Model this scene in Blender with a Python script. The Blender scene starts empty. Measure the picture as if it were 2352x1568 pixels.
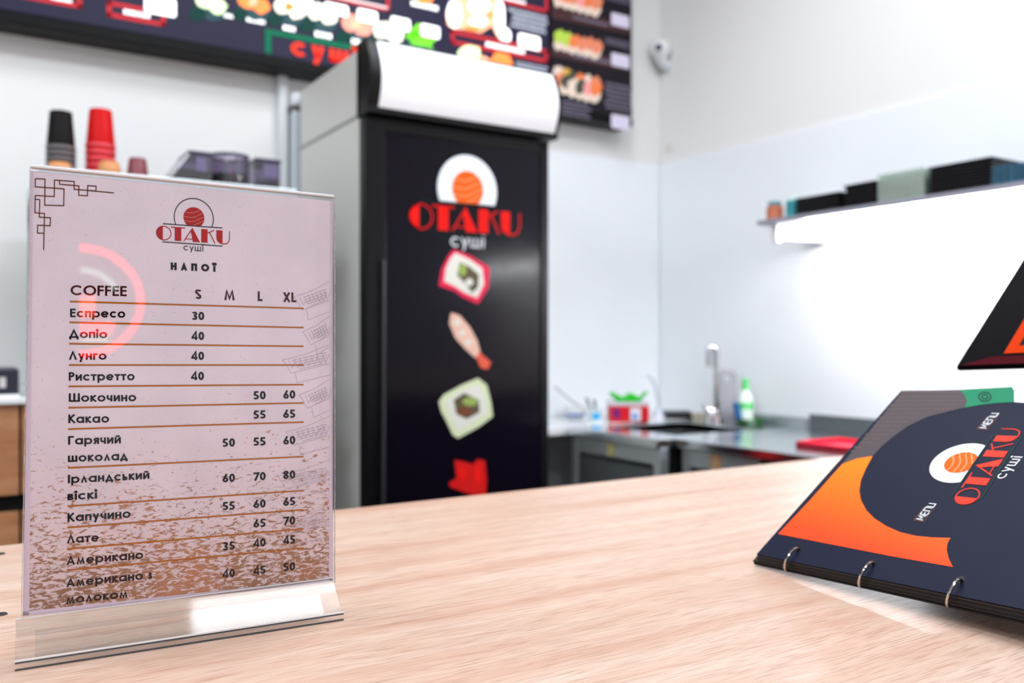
import bpy, bmesh, math, random
from mathutils import Vector, Matrix

# ------------------------------------------------------------------ camera, world, exposure
SC = bpy.context.scene
COL = SC.collection
FPX = 2030.0                                   # focal length in pixels of the 2352 wide frame
CAM_Z = 1.17
YAW = math.atan2(2030.0, 3224.0)               # camera turned right of the back wall's normal
CR = Vector((math.cos(YAW), -math.sin(YAW), 0))
CF = Vector((math.sin(YAW), math.cos(YAW), 0))
cd = bpy.data.cameras.new('camera'); cam = bpy.data.objects.new('camera', cd); COL.objects.link(cam)
cam.location = (0, 0, CAM_Z); cam.rotation_euler = (math.pi / 2, 0, -YAW)
cd.sensor_width = 36.0; cd.lens = 36.0 * FPX / 2352.0; cd.clip_start = 0.02
cd.dof.use_dof = True; cd.dof.focus_distance = 0.66; cd.dof.aperture_fstop = 5.2
SC.camera = cam
W = bpy.data.worlds.new('world'); SC.world = W; W.use_nodes = True
W.node_tree.nodes['Background'].inputs[0].default_value = (0.86, 0.93, 1.0, 1)
W.node_tree.nodes['Background'].inputs[1].default_value = 0.55
SC.view_settings.view_transform = 'Standard'; SC.view_settings.look = 'None'
SC.view_settings.gamma = 1.0; SC.view_settings.use_curve_mapping = False
SC.view_settings.exposure = 0.62
PANEL_EMIT = 11.5                               # added ceiling light panels
SHELF_EMIT = 55.0                              # tube lamps under the wall shelf
try:
    SC.cycles.use_denoising = True
    SC.cycles.max_bounces = 5; SC.cycles.diffuse_bounces = 3; SC.cycles.glossy_bounces = 3; SC.cycles.adaptive_threshold = 0.02; SC.cycles.transparent_max_bounces = 16
    SC.cycles.caustics_reflective = False; SC.cycles.caustics_refractive = False
    SC.cycles.sample_clamp_indirect = 6.0
except Exception:
    pass

# ------------------------------------------------------------------ measuring helpers
def ray(px, py):
    return CR * ((px - 1176.0) / FPX) + CF + Vector((0, 0, 1)) * ((784.0 - py) / FPX)
C0 = Vector((0, 0, CAM_Z))
def onX(px, py, X): d = ray(px, py); return C0 + d * (X / d.x)
def onY(px, py, Y): d = ray(px, py); return C0 + d * (Y / d.y)
def onZ(px, py, Z): d = ray(px, py); return C0 + d * ((Z - CAM_Z) / d.z)
def onP(px, py, p, n): d = ray(px, py); return C0 + d * ((p - C0).dot(n) / d.dot(n))
def cw(lat, dep, z): v = CR * lat + CF * dep; return Vector((v.x, v.y, z))

# ------------------------------------------------------------------ materials
def L(r, g, b):
    def f(c):
        c /= 255.0
        return c / 12.92 if c <= 0.04045 else ((c + 0.055) / 1.055) ** 2.4
    return (f(r), f(g), f(b), 1.0)
MATS = {}
def mat(name, rgb, rough=0.5, metal=0.0, spec=0.5, emit=0.0, coat=0.0):
    if name in MATS: return MATS[name]
    m = bpy.data.materials.new(name); m.use_nodes = True
    p = m.node_tree.nodes['Principled BSDF']
    p.inputs['Base Color'].default_value = L(*rgb); p.inputs['Roughness'].default_value = rough
    p.inputs['Metallic'].default_value = metal; p.inputs['Specular IOR Level'].default_value = spec
    if coat: p.inputs['Coat Weight'].default_value = coat; p.inputs['Coat Roughness'].default_value = 0.05
    if emit:
        p.inputs['Emission Color'].default_value = L(*rgb); p.inputs['Emission Strength'].default_value = emit
    # a faint mottling so that no surface is perfectly even
    nt = m.node_tree; tc = nt.nodes.new('ShaderNodeTexCoord'); nz = nt.nodes.new('ShaderNodeTexNoise')
    nz.inputs['Scale'].default_value = 35; nz.inputs['Detail'].default_value = 3
    mr = nt.nodes.new('ShaderNodeMapRange'); mr.inputs['To Min'].default_value = max(0.02, rough - 0.04); mr.inputs['To Max'].default_value = min(1, rough + 0.04)
    nt.links.new(tc.outputs['Object'], nz.inputs['Vector']); nt.links.new(nz.outputs['Fac'], mr.inputs['Value'])
    nt.links.new(mr.outputs['Result'], p.inputs['Roughness'])
    MATS[name] = m
    return m
def ink(name, rgb, emit=0.0): return mat(name, rgb, 0.55, 0, 0.08, emit)
def acrylic(name, tint, milk=0.0, rough=0.02, f0=0.04, dye=(.85, .85, .85)):
    m = bpy.data.materials.new(name); m.use_nodes = True; nt = m.node_tree; nt.nodes.clear()
    N = nt.nodes.new; K = nt.links.new
    out = N('ShaderNodeOutputMaterial'); tr = N('ShaderNodeBsdfTransparent'); gl = N('ShaderNodeBsdfGlossy')
    tr.inputs['Color'].default_value = (*tint, 1); gl.inputs['Roughness'].default_value = rough
    lw = N('ShaderNodeLayerWeight'); lw.inputs['Blend'].default_value = 0.5
    pw = N('ShaderNodeMath'); pw.operation = 'POWER'; pw.inputs[1].default_value = 5
    ml = N('ShaderNodeMath'); ml.operation = 'MULTIPLY_ADD'; ml.inputs[1].default_value = 1 - f0; ml.inputs[2].default_value = f0
    K(lw.outputs['Facing'], pw.inputs[0]); K(pw.outputs[0], ml.inputs[0])
    mx = N('ShaderNodeMixShader'); K(ml.outputs[0], mx.inputs[0]); K(tr.outputs[0], mx.inputs[1]); K(gl.outputs[0], mx.inputs[2])
    last = mx
    if milk:
        df = N('ShaderNodeBsdfDiffuse'); df.inputs['Color'].default_value = (*dye, 1)
        m2 = N('ShaderNodeMixShader')
        tc = N('ShaderNodeTexCoord'); nz = N('ShaderNodeTexNoise'); nz.inputs['Scale'].default_value = 160; nz.inputs['Detail'].default_value = 6
        mr = N('ShaderNodeMapRange'); mr.inputs['From Min'].default_value = 0.35; mr.inputs['From Max'].default_value = 0.75
        mr.inputs['To Min'].default_value = milk * 0.5; mr.inputs['To Max'].default_value = milk * 1.6
        K(tc.outputs['Object'], nz.inputs['Vector']); K(nz.outputs['Fac'], mr.inputs['Value'])
        K(mr.outputs['Result'], m2.inputs[0]); K(mx.outputs[0], m2.inputs[1]); K(df.outputs[0], m2.inputs[2]); last = m2
    K(last.outputs[0], out.inputs[0]); MATS[name] = m
    return m
def wood(name, ca, cb, cc, sx=1.6, sy=34.0, rough=0.33, axis='X'):
    m = bpy.data.materials.new(name); m.use_nodes = True; nt = m.node_tree; N = nt.nodes.new; K = nt.links.new
    p = nt.nodes['Principled BSDF']; p.inputs['Roughness'].default_value = rough
    tc = N('ShaderNodeTexCoord'); mp = N('ShaderNodeMapping')
    mp.inputs['Scale'].default_value = (sx, sy, sy)
    wv = N('ShaderNodeTexNoise'); wv.inputs['Scale'].default_value = 2.2; wv.inputs['Detail'].default_value = 2
    ad = N('ShaderNodeMixRGB'); ad.blend_type = 'ADD'; ad.inputs[0].default_value = 0.05
    K(tc.outputs['Object'], wv.inputs['Vector']); K(tc.outputs['Object'], ad.inputs[1]); K(wv.outputs['Color'], ad.inputs[2])
    K(ad.outputs[0], mp.inputs['Vector'])
    n1 = N('ShaderNodeTexNoise'); n1.inputs['Scale'].default_value = 1.3; n1.inputs['Detail'].default_value = 5; n1.inputs['Roughness'].default_value = 0.6
    K(mp.outputs[0], n1.inputs['Vector'])
    m2 = N('ShaderNodeMapping'); m2.inputs['Scale'].default_value = (26, 620, 620); K(ad.outputs[0], m2.inputs['Vector'])
    n2 = N('ShaderNodeTexNoise'); n2.inputs['Scale'].default_value = 1.0; n2.inputs['Detail'].default_value = 4; K(m2.outputs[0], n2.inputs['Vector'])
    r1 = N('ShaderNodeValToRGB'); e = r1.color_ramp.elements
    e[0].position = 0.32; e[0].color = L(*cb); e[1].position = 0.62; e[1].color = L(*ca)
    r2 = N('ShaderNodeValToRGB'); e = r2.color_ramp.elements
    e[0].position = 0.33; e[0].color = (0, 0, 0, 1); e[1].position = 0.52; e[1].color = (1, 1, 1, 1)
    mx = N('ShaderNodeMixRGB'); mx.inputs[1].default_value = L(*cc)
    K(n1.outputs['Fac'], r1.inputs[0]); K(n2.outputs['Fac'], r2.inputs[0])
    mr = N('ShaderNodeMapRange'); mr.inputs['To Min'].default_value = 0.45; mr.inputs['To Max'].default_value = 1.0
    K(r2.outputs[0], mr.inputs['Value']); K(mr.outputs[0], mx.inputs[0]); K(r1.outputs[0], mx.inputs[2])
    K(mx.outputs[0], p.inputs['Base Color'])
    bp = N('ShaderNodeBump'); bp.inputs['Strength'].default_value = 0.12; bp.inputs['Distance'].default_value = 0.0006
    K(n2.outputs['Fac'], bp.inputs['Height']); K(bp.outputs[0], p.inputs['Normal'])
    MATS[name] = m
    return m
def noisy(name, rgb, rgb2, scale, rough=0.6, bump=0.0, metal=0.0, stretch=(1, 1, 1)):
    m = bpy.data.materials.new(name); m.use_nodes = True; nt = m.node_tree; N = nt.nodes.new; K = nt.links.new
    p = nt.nodes['Principled BSDF']; p.inputs['Roughness'].default_value = rough; p.inputs['Metallic'].default_value = metal
    tc = N('ShaderNodeTexCoord'); mp = N('ShaderNodeMapping'); mp.inputs['Scale'].default_value = stretch
    nz = N('ShaderNodeTexNoise'); nz.inputs['Scale'].default_value = scale; nz.inputs['Detail'].default_value = 4
    r = N('ShaderNodeValToRGB'); r.color_ramp.elements[0].color = L(*rgb); r.color_ramp.elements[1].color = L(*rgb2)
    r.color_ramp.elements[0].position = 0.35; r.color_ramp.elements[1].position = 0.65
    K(tc.outputs['Object'], mp.inputs['Vector']); K(mp.outputs[0], nz.inputs['Vector']); K(nz.outputs['Fac'], r.inputs[0]); K(r.outputs[0], p.inputs['Base Color'])
    if bump:
        b = N('ShaderNodeBump'); b.inputs['Strength'].default_value = bump; b.inputs['Distance'].default_value = 0.002
        K(nz.outputs['Fac'], b.inputs['Height']); K(b.outputs[0], p.inputs['Normal'])
    MATS[name] = m
    return m

# ------------------------------------------------------------------ mesh helpers
WO = {}
class MB:
    def __init__(s): s.v = []; s.f = []
    def pts(s, P):
        i = len(s.v); s.v += [Vector(p) for p in P]; return i
    def poly(s, P):
        i = s.pts(P); s.f.append(tuple(range(i, i + len(P)))); return s
    def box(s, x0, x1, y0, y1, z0, z1):
        return s.hexa([(x0, y0, z0), (x1, y0, z0), (x1, y1, z0), (x0, y1, z0)], [(x0, y0, z1), (x1, y0, z1), (x1, y1, z1), (x0, y1, z1)])
    def hexa(s, A, B):
        n = len(A); i = s.pts(list(A) + list(B))
        s.f.append(tuple(i + k for k in reversed(range(n)))); s.f.append(tuple(i + n + k for k in range(n)))
        for k in range(n): s.f.append((i + k, i + (k + 1) % n, i + n + (k + 1) % n, i + n + k))
        return s
    def slab(s, P, n, t):                       # polygon P thickened along n
        n = Vector(n); return s.hexa([Vector(p) for p in P], [Vector(p) + n * t for p in P])
    def obox(s, o, a, b, c):                    # box from a corner and three edge vectors
        o, a, b, c = map(Vector, (o, a, b, c)); return s.hexa([o, o + a, o + a + b, o + b], [o + c, o + a + c, o + a + b + c, o + b + c])
    def lathe(s, prof, cx, cy, n=24, ax=None):
        rows = []
        for r, z in prof:
            if r < 1e-6: rows.append([s.pts([(cx, cy, z)])]); continue
            i = s.pts([(cx + r * math.cos(2 * math.pi * k / n), cy + r * math.sin(2 * math.pi * k / n), z) for k in range(n)]); rows.append(list(range(i, i + n)))
        for A, B in zip(rows, rows[1:]):
            for k in range(n):
                q = [A[k % len(A)], A[(k + 1) % len(A)], B[(k + 1) % len(B)], B[k % len(B)]]
                q2 = []
                for x in q:
                    if x not in q2: q2.append(x)
                if len(q2) > 2: s.f.append(tuple(q2))
        return s
    def tube(s, P, r, n=10, closed=False, cap=True):
        P = [Vector(p) for p in P]; rings = []; m = len(P); up = None
        for k in range(m):
            if closed: t = (P[(k + 1) % m] - P[k - 1]).normalized()
            else: t = (P[min(k + 1, m - 1)] - P[max(k - 1, 0)]).normalized()
            if up is None:
                up = t.orthogonal().normalized()
            up = (up - t * up.dot(t)).normalized(); q = t.cross(up)
            rr = r[k] if isinstance(r, (list, tuple)) else r
            i = s.pts([P[k] + (up * math.cos(2 * math.pi * j / n) + q * math.sin(2 * math.pi * j / n)) * rr for j in range(n)]); rings.append(i)
        for k in range(m if closed else m - 1):
            A, B = rings[k], rings[(k + 1) % m]
            for j in range(n): s.f.append((A + j, A + (j + 1) % n, B + (j + 1) % n, B + j))
        if cap and not closed:
            s.f.append(tuple(rings[0] + j for j in reversed(range(n)))); s.f.append(tuple(rings[-1] + j for j in range(n)))
        return s
    def build(s, name, m, parent=None, smooth=False, bevel=0.0, uv=None, kind=None):
        me = bpy.data.meshes.new(name)
        if parent is not None: o0 = WO[parent.name]
        else:
            lo = [min(v[k] for v in s.v) for k in range(3)]; hi = [max(v[k] for v in s.v) for k in range(3)]
            o0 = Vector(((lo[0] + hi[0]) / 2, (lo[1] + hi[1]) / 2, lo[2]))
        me.from_pydata([v - o0 for v in s.v], [], s.f)
        bm = bmesh.new(); bm.from_mesh(me); bmesh.ops.recalc_face_normals(bm, faces=bm.faces); bm.to_mesh(me); bm.free()
        if smooth:
            for p in me.polygons: p.use_smooth = True
        if uv:
            l = me.uv_layers.new(name='UVMap')
            for lp in me.loops: l.data[lp.index].uv = uv(me.vertices[lp.vertex_index].co + o0)
        me.materials.append(m if not isinstance(m, str) else MATS[m])
        o = bpy.data.objects.new(name, me); COL.objects.link(o)
        if parent is not None: o.parent = parent
        else: o.location = o0
        WO[o.name] = o0
        if bevel:
            b = o.modifiers.new('bevel', 'BEVEL'); b.width = bevel; b.segments = 2; b.limit_method = 'ANGLE'; b.angle_limit = math.radians(50)
        if smooth:
            try:
                e = o.modifiers.new('edges', 'EDGE_SPLIT'); e.split_angle = math.radians(42)
            except Exception: pass
        if kind: o['kind'] = kind
        return o
def tag(o, label, cat, group=None):
    o['label'] = label; o['category'] = cat
    if group: o['group'] = group
    return o
def thing(name, label, cat, loc, group=None):
    o = bpy.data.objects.new(name, None); COL.objects.link(o); o.location = loc; o.empty_display_size = 0.05
    WO[o.name] = Vector(loc); return tag(o, label, cat, group)
def struct(o): o['kind'] = 'structure'; return o
def dup(root, loc, label=None):
    r = root.copy(); COL.objects.link(r); r.location = loc; WO[r.name] = Vector(loc)
    if label: r['label'] = label
    for ch in list(root.children):
        c = ch.copy(); COL.objects.link(c); c.parent = r
        for g in list(ch.children):
            d = g.copy(); COL.objects.link(d); d.parent = c
    return r

# ------------------------------------------------------------------ a round geometric stroke alphabet
XH = 0.74
def arc(cx, cy, rx, ry, a0, a1, n=18):
    return [(cx + rx * math.cos(math.radians(a0 + (a1 - a0) * k / n)), cy + ry * math.sin(math.radians(a0 + (a1 - a0) * k / n))) for k in range(n + 1)]
def glyph(ch, h):
    o = lambda cx, cy, rx, ry: (arc(cx, cy, rx, ry, 0, 360, 28)[:-1], True)
    S = lambda *p: (list(p), False)
    A = lambda *a: (arc(*a), False)
    X = XH; r = X / 2; i = h
    U = 1.0
    if ch in 'OО': return 1.0, [o(.5, .5, .5 - h, .5 - h)]
    if ch == 'C': return .9, [A(.5, .5, .5 - h, .5 - h, 42, 318)]
    if ch in 'EЕ': return .52, [S((i, 0), (i, 1)), S((0, 1 - i), (.52, 1 - i)), S((0, .53), (.5, .53)), S((0, i), (.52, i))]
    if ch == 'F': return .5, [S((i, 0), (i, 1)), S((0, 1 - i), (.5, 1 - i)), S((0, .53), (.48, .53))]
    if ch == 'S': return .56, [(arc(.28, .75, .22, .25 - h, 25, 250) + arc(.28, .26, .28 - h, .26 - h, 80, -155), False)]
    if ch == 'M': return 1.0, [S((.04 + i, 0), (.16 + i, 1 - .05), (.5, .06 + i), (.84 - i, .95), (.96 - i, 0))]
    if ch == 'L': return .46, [S((i, 0), (i, 1)), S((0, i), (.46, i))]
    if ch == 'X': return .68, [S((i, 0), (.68 - i, 1)), S((i, 1), (.68 - i, 0))]
    if ch == 'Д': return .86, [S((.14, .12), (.42, 1 - i), (.72, .12)), S((0, .12), (.86, .12)), S((i, .12), (i, -.16)), S((.86 - i, .12), (.86 - i, -.16))]
    if ch == 'Л': return .76, [S((i, 0), (.38, 1 - i), (.76 - i, 0))]
    if ch == 'А': return .78, [S((i, 0), (.39, 1 - i), (.78 - i, 0)), S((.14, .31), (.64, .31))]
    if ch == 'Р': return .54, [S((i, 0), (i, 1)), (([(0, 1 - i)] + arc(.28, .71, .26 - i, .29 - i, 90, -90) + [(0, .42 + i)]), False)]
    if ch == 'Ш': return 1.0, [S((i, 0), (i, 1)), S((.5, 0), (.5, 1)), S((1 - i, 0), (1 - i, 1)), S((0, i), (1, i))]
    if ch == 'К': return .62, [S((i, 0), (i, 1)), S((.1, .48), (.56, 1)), S((.16, .56), (.6, 0))]
    if ch == 'Г': return .52, [S((i, 0), (i, 1)), S((0, 1 - i), (.52, 1 - i))]
    if ch == 'І': return 2 * i, [S((i, 0), (i, 1))]
    if ch == 'Н': return .72, [S((i, 0), (i, 1)), S((.72 - i, 0), (.72 - i, 1)), S((0, .52), (.72, .52))]
    if ch == 'П': return .72, [S((i, 0), (i, 1)), S((.72 - i, 0), (.72 - i, 1)), S((0, 1 - i), (.72, 1 - i))]
    if ch == 'Ї': return .3, [S((.15, 0), (.15, .82)), o(.03, 1.06, .05, .05), o(.27, 1.06, .05, .05)]
    if ch == 'о': return X, [o(r, r, r - h, r - h)]
    if ch == 'с': return .66, [A(r, r, r - h, r - h, 45, 315)]
    if ch == 'е': return X, [(arc(r, r, r - h, r - h, 0, 322, 22), False), S((i, r), (X - i, r))]
    if ch == 'а': return X, [o(r, r, r - h, r - h), S((X - i, 0), (X - i, X))]
    if ch == 'р': return X, [o(r, r, r - h, r - h), S((i, -.27), (i, X))]
    if ch == 'п': return .58, [S((i, 0), (i, X)), S((.58 - i, 0), (.58 - i, X)), S((0, X - i), (.58, X - i))]
    if ch == 'н': return .58, [S((i, 0), (i, X)), S((.58 - i, 0), (.58 - i, X)), S((0, r), (.58, r))]
    if ch in 'ий':
        q = [S((i, 0), (i, X)), S((.6 - i, 0), (.6 - i, X)), S((i, .06), (.6 - i, X - .06))]
        if ch == 'й': q.append(A(.3, X + .22, .14, .12, 190, 350))
        return .6, q
    if ch == 'г': return .42, [S((i, 0), (i, X)), S((0, X - i), (.42, X - i))]
    if ch == 'т': return .5, [S((.25, 0), (.25, X)), S((-.03, X - i), (.53, X - i))]
    if ch == 'к': return .54, [S((i, 0), (i, X)), S((.08, .34), (.49, X)), S((.14, .4), (.52, 0))]
    if ch == 'л': return .6, [S((i, 0), (.3, X - i), (.6 - i, 0))]
    if ch == 'д': return .7, [S((.13, .1), (.34, X - i), (.57, .1)), S((0, .08), (.7, .08)), S((i, .08), (i, -.16)), S((.7 - i, .08), (.7 - i, -.16))]
    if ch == 'ь': return .48, [S((i, 0), (i, X)), (([(0, .44 - i)] + arc(.26, .22, .22 - i, .22 - i, 90, -90) + [(0, i)]), False)]
    if ch == 'в': return .5, [S((i, 0), (i, X)), (([(0, X - i)] + arc(.27, .55, .19 - i, .19 - i, 90, -90) + [(0, .36)]), False), (([(0, .4)] + arc(.29, .21, .21 - i, .21 - i, 90, -90) + [(0, i)]), False)]
    if ch == 'з': return .46, [(arc(.2, .55, .2 - i, .19 - i, 150, -85) + arc(.2, .21, .24 - i, .21 - i, 85, -150), False)]
    if ch == 'м': return .78, [S((.02 + i, 0), (.12 + i, X - .06), (.39, .08), (.66 - i, X - .06), (.76 - i, 0))]
    if ch == 'ш': return .86, [S((i, 0), (i, X)), S((.43, 0), (.43, X)), S((.86 - i, 0), (.86 - i, X)), S((0, i), (.86, i))]
    if ch == 'ч': return .54, [(([(i, X), (i, .5)] + arc(.24, .47, .24 - i, .2, 180, 270) + [(.54, .27)]), False), S((.54 - i, 0), (.54 - i, X))]
    if ch == 'я': return .52, [S((.52 - i, 0), (.52 - i, X)), (([(.52, X - i)] + arc(.25, .51, .23 - i, .23 - i, 90, 270) + [(.52, .28 + i)]), False), S((.24, .3), (.06, 0))]
    if ch == 'у': return .6, [S((i, X), (.31, .1)), S((.6 - i, X), (.2, -.27))]
    if ch == 'і': return .16, [S((.08, 0), (.08, X)), o(.08, X + .2, .045, .045)]
    if ch == '0': return .56, [o(.28, .5, .28 - h, .5 - h)]
    if ch == '3': return .54, [(arc(.26, .745, .22 - h * .5, .255 - h, 155, -80) + arc(.26, .27, .27 - h, .27 - h, 80, -160), False)]
    if ch == '4': return .6, [S((.44, 0), (.44, 1), (.06, .27)), S((0, .25), (.6, .25))]
    if ch == '5': return .54, [S((.5, 1 - i), (.17, 1 - i), (.1, .5)), (arc(.24, .31, .29 - h, .31 - h, 115, -150), False)]
    if ch == '6': return .56, [o(.28, .3, .28 - h, .3 - h), S((.4, 1), (.03 + h, .36))]
    if ch == '7': return .54, [S((0, 1 - i), (.5, 1 - i), (.16, 0))]
    if ch == '8': return .54, [o(.27, .755, .22 - h * .5, .245 - h), o(.27, .27, .27 - h, .27 - h)]
    return .3, []
def strip(P, w, closed=False):
    out = []; n = len(P); Lf = []; Rt = []
    for k in range(n):
        a = P[k - 1] if (k or closed) else None; b = P[k]; c = P[(k + 1) % n] if (k < n - 1 or closed) else None
        def nr(p, q):
            dx, dy = q[0] - p[0], q[1] - p[1]; l = math.hypot(dx, dy) or 1e-9
            return (-dy / l, dx / l)
        if a is None: nx, ny = nr(b, c); s = 1
        elif c is None: nx, ny = nr(a, b); s = 1
        else:
            n1 = nr(a, b); n2 = nr(b, c); nx, ny = n1[0] + n2[0], n1[1] + n2[1]; l = math.hypot(nx, ny) or 1e-9
            nx /= l; ny /= l; s = min(2.2, 1 / max(0.3, nx * n1[0] + ny * n1[1]))
        Lf.append((b[0] + nx * w * s, b[1] + ny * w * s)); Rt.append((b[0] - nx * w * s, b[1] - ny * w * s))
    for k in range(n if closed else n - 1):
        j = (k + 1) % n; out.append([Lf[k], Lf[j], Rt[j], Rt[k]])
    return out
def text_polys(txt, h=.075, gap=.14):
    x = 0; out = []
    for ch in txt:
        if ch == ' ': x += .34; continue
        w, st = glyph(ch, h)
        for P, cl in st: out += [[(x + a, b) for a, b in q] for q in strip(P, h, cl)]
        x += w + gap
    return out, x - gap
def put(polys, fn, name, m, parent, kind=None):
    mb = MB()
    for q in polys: mb.poly([fn(*p) for p in q])
    return mb.build(name, m, parent)
def ell(cx, cy, rx, ry, n=26, jit=0.0, seed=1, rot=0.0):
    rg = random.Random(seed); out = []; c, s = math.cos(rot), math.sin(rot)
    for k in range(n):
        a = 2 * math.pi * k / n; q = 1 + (rg.random() - .5) * 2 * jit
        x, y = rx * math.cos(a) * q, ry * math.sin(a) * q
        out.append((cx + x * c - y * s, cy + x * s + y * c))
    return out

# the round restaurant emblem, measured on the card: x to the right, y DOWN, letters 660..905
def logo_polys():
    d = {}
    O = ell(282, 783, 138, 130, 40)
    half = [p for p in arc(282, 783, 138, 130, 97, 263, 24)]
    d['letters'] = [half] + [[q for q in s] for s in strip(ell(282, 783, 131, 123, 40), 7, True)]
    d['letters'] += [[(480, 672), (597, 672), (597, 904), (480, 904)], [(410, 658), (668, 658), (668, 674), (410, 674)]]
    d['letters'] += [[(797, 648), (935, 902), (806, 902), (765, 705)]] + strip([(780, 690), (642, 903)], 8) + strip([(672, 858), (800, 858)], 6)
    d['letters'] += [[(957, 660), (1070, 660), (1070, 900), (957, 900)]] + strip([(1066, 730), (1192, 664)], 7) + strip([(1105, 712), (1205, 903)], 8)
    U = [(1230, 662), (1340, 662), (1340, 906), (1300, 897), (1262, 875), (1240, 845), (1230, 805)]
    d['letters'] += [U] + strip([(1338, 902), (1390, 898), (1430, 880), (1455, 845), (1466, 800), (1466, 664)], 7)
    d['bars'] = [[(265, 608), (1340, 608), (1340, 623), (265, 623)], [(258, 934), (1337, 934), (1337, 949), (258, 949)]]
    d['ring'] = strip(arc(823, 473, 352, 352, 156, 384, 40), 7)
    disc = [(x, min(y, 612)) for x, y in ell(823, 473, 352, 352, 64)]
    d['disc'] = [disc]
    ball = [(x, min(y, 610)) for x, y in ell(825, 467, 187, 187, 48)]
    d['ball'] = [ball]
    wv = []
    for k, yy in enumerate((350, 430, 505, 572)):
        P = []
        for j in range(25):
            x = 645 + 360 * j / 24; y = yy + 22 * math.sin((x - 640) / 62.0 - 1.1) - (x - 825) * .22 + 8
            if math.hypot(x - 825, y - 467) < 182 and y < 606: P.append((x, y))
        if len(P) > 2: wv.append(P)
    d['waves'] = wv
    t, w = text_polys('суші', .055, .16)
    k = 358.0 / w
    d['sushi'] = [[(637 + x * k, 1064 - y * 112) for x, y in q] for q in t]
    return d
LOGO = logo_polys()

# ------------------------------------------------------------------ materials in use
mat('paint', (238, 239, 238), 0.75); mat('panel_white', (243, 247, 251), 0.3); mat('ceiling_white', (240, 240, 240), 0.8)
mat('wall_grey', (200, 200, 200), 0.8)
noisy('floor_tile', (58, 46, 40), (70, 57, 50), 9, 0.5)
wood('oak', (213, 186, 168), (194, 155, 132), (156, 110, 86), 1.2, 24, 0.4)
wood('walnut_front', (196, 140, 98), (170, 112, 74), (128, 82, 52), 1.4, 26, 0.45)
mat('black', (9, 8, 10), 0.4, 0, .2); mat('matt_black', (14, 13, 15), 0.6, 0, .2)
mat('steel', (196, 204, 208), 0.33, .75); mat('steel_top', (226, 233, 238), 0.17, 1.0); mat('steel_dark', (112, 118, 122), 0.4, .8); mat('chrome', (225, 228, 232), 0.08, 1.0)
mat('white_gloss', (240, 242, 244), 0.2); mat('grey_lacquer', (224, 224, 218), 0.4); mat('grey_groove', (150, 152, 148), 0.5)
CZ = 0.95; WY = 2.95; WX = 2.626

# ------------------------------------------------------------------ the room
struct(MB().box(-3.2, WX + .12, -3.2, WY + .12, -.1, 0).build('floor', 'floor_tile'))
struct(MB().box(-3.2, WX + .12, -3.2, WY + .12, 3.2, 3.3).build('ceiling', 'ceiling_white'))
wb = struct(MB().box(-3.2, WX + .12, WY, WY + .12, 0, 3.2).build('wall_back', 'paint'))
wr = struct(MB().box(WX, WX + .12, -3.2, WY, 0, 3.2).build('wall_right', 'paint'))
struct(MB().box(-3.32, -3.2, -3.2, WY + .12, 0, 3.2).build('wall_left', 'wall_grey'))
PT = 1.944
# white wall cladding, sheet by sheet, up to head height
for x0, x1 in ((1.02, 1.30), (1.302, WX - .008)):
    MB().box(x0, x1, WY - .007, WY, .0, PT).build('cladding_panel', 'panel_white', wb, bevel=.001)
for y0, y1 in ((1.15, WY - .008), (-.05, 1.148), (-1.25, -.052)):
    MB().box(WX - .007, WX, y0, y1, .0, PT).build('cladding_panel', 'panel_white', wr, bevel=.001)
# shop front behind the customer: posts and sill of a glazed front, daylight comes in through it
struct(MB().box(-3.2, WX + .12, -3.2, -3.08, 0, .35).build('trim_1', 'wall_grey'))
for k, x in enumerate((-3.15, -1.6, -.35, 1.1, 2.55)):
    struct(MB().box(x - .05, x + .05, -3.2, -3.1, .35, 3.2).build('trim_%d' % (k + 2), 'matt_black', bevel=.004))

# unseen ceiling panels added for light; the left ones brighten the fridge side
mat('lamp_white', (243, 249, 255), 0.5, emit=PANEL_EMIT); mat('lamp_frame', (232, 232, 230), 0.4)
for nm, x, y in (('over the counter on the left', -.5, .9), ('over the counter in the middle', .75, .9), ('over the counter on the right', 1.9, .75),
                 ('near the shop front on the left', -.5, -1.3), ('near the shop front in the middle', .9, -1.3), ('between fridge and counter', 1.35, 1.75), ('above the coffee station', -.9, 1.75), ('at the far left of the room', -2.1, 1.0), ('near the shop front at the far left', -2.0, -1.0)):
    t = thing('added_ceiling_light', 'added unseen square ceiling light panel ' + nm, 'ceiling light', (x, y, 3.15), 'added ceiling light panels')
    MB().box(x - .3, x + .3, y - .3, y + .3, 3.16, 3.199).build('frame', 'lamp_frame', t)
    MB().box(x - .28, x + .28, y - .28, y + .28, 3.15, 3.16).build('diffuser', 'lamp_white', t)

# ------------------------------------------------------------------ the serving counter
t = thing('counter', 'long pale oak serving counter running across the foreground', 'counter', (1.0, .55, 0))
ct = MB().box(-2.2, 3.2 - .62, -.02, 1.10, CZ - .038, CZ).build('worktop', 'oak', t, bevel=.0015)
MB().box(-2.15, 2.55, .12, .16, .0, CZ - .038).build('front_panel', 'walnut_front', t)
for x in (-2.1, -.6, .9, 2.4):
    MB().box(x, x + .02, .16, 1.02, 0, CZ - .038).build('side_panel', 'walnut_front', t)
mat('hole_dark', (28, 20, 16), 0.5)
for px, py in ((1, 1272), (3, 1411)):
    p = onZ(px, py, CZ)
    MB().lathe([(0, CZ + .0012), (.0035, CZ + .0012), (.0045, CZ + .0004), (.0045, CZ - .002)], p.x, p.y, 16).build('screw_cap', 'hole_dark', t, True)

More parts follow.
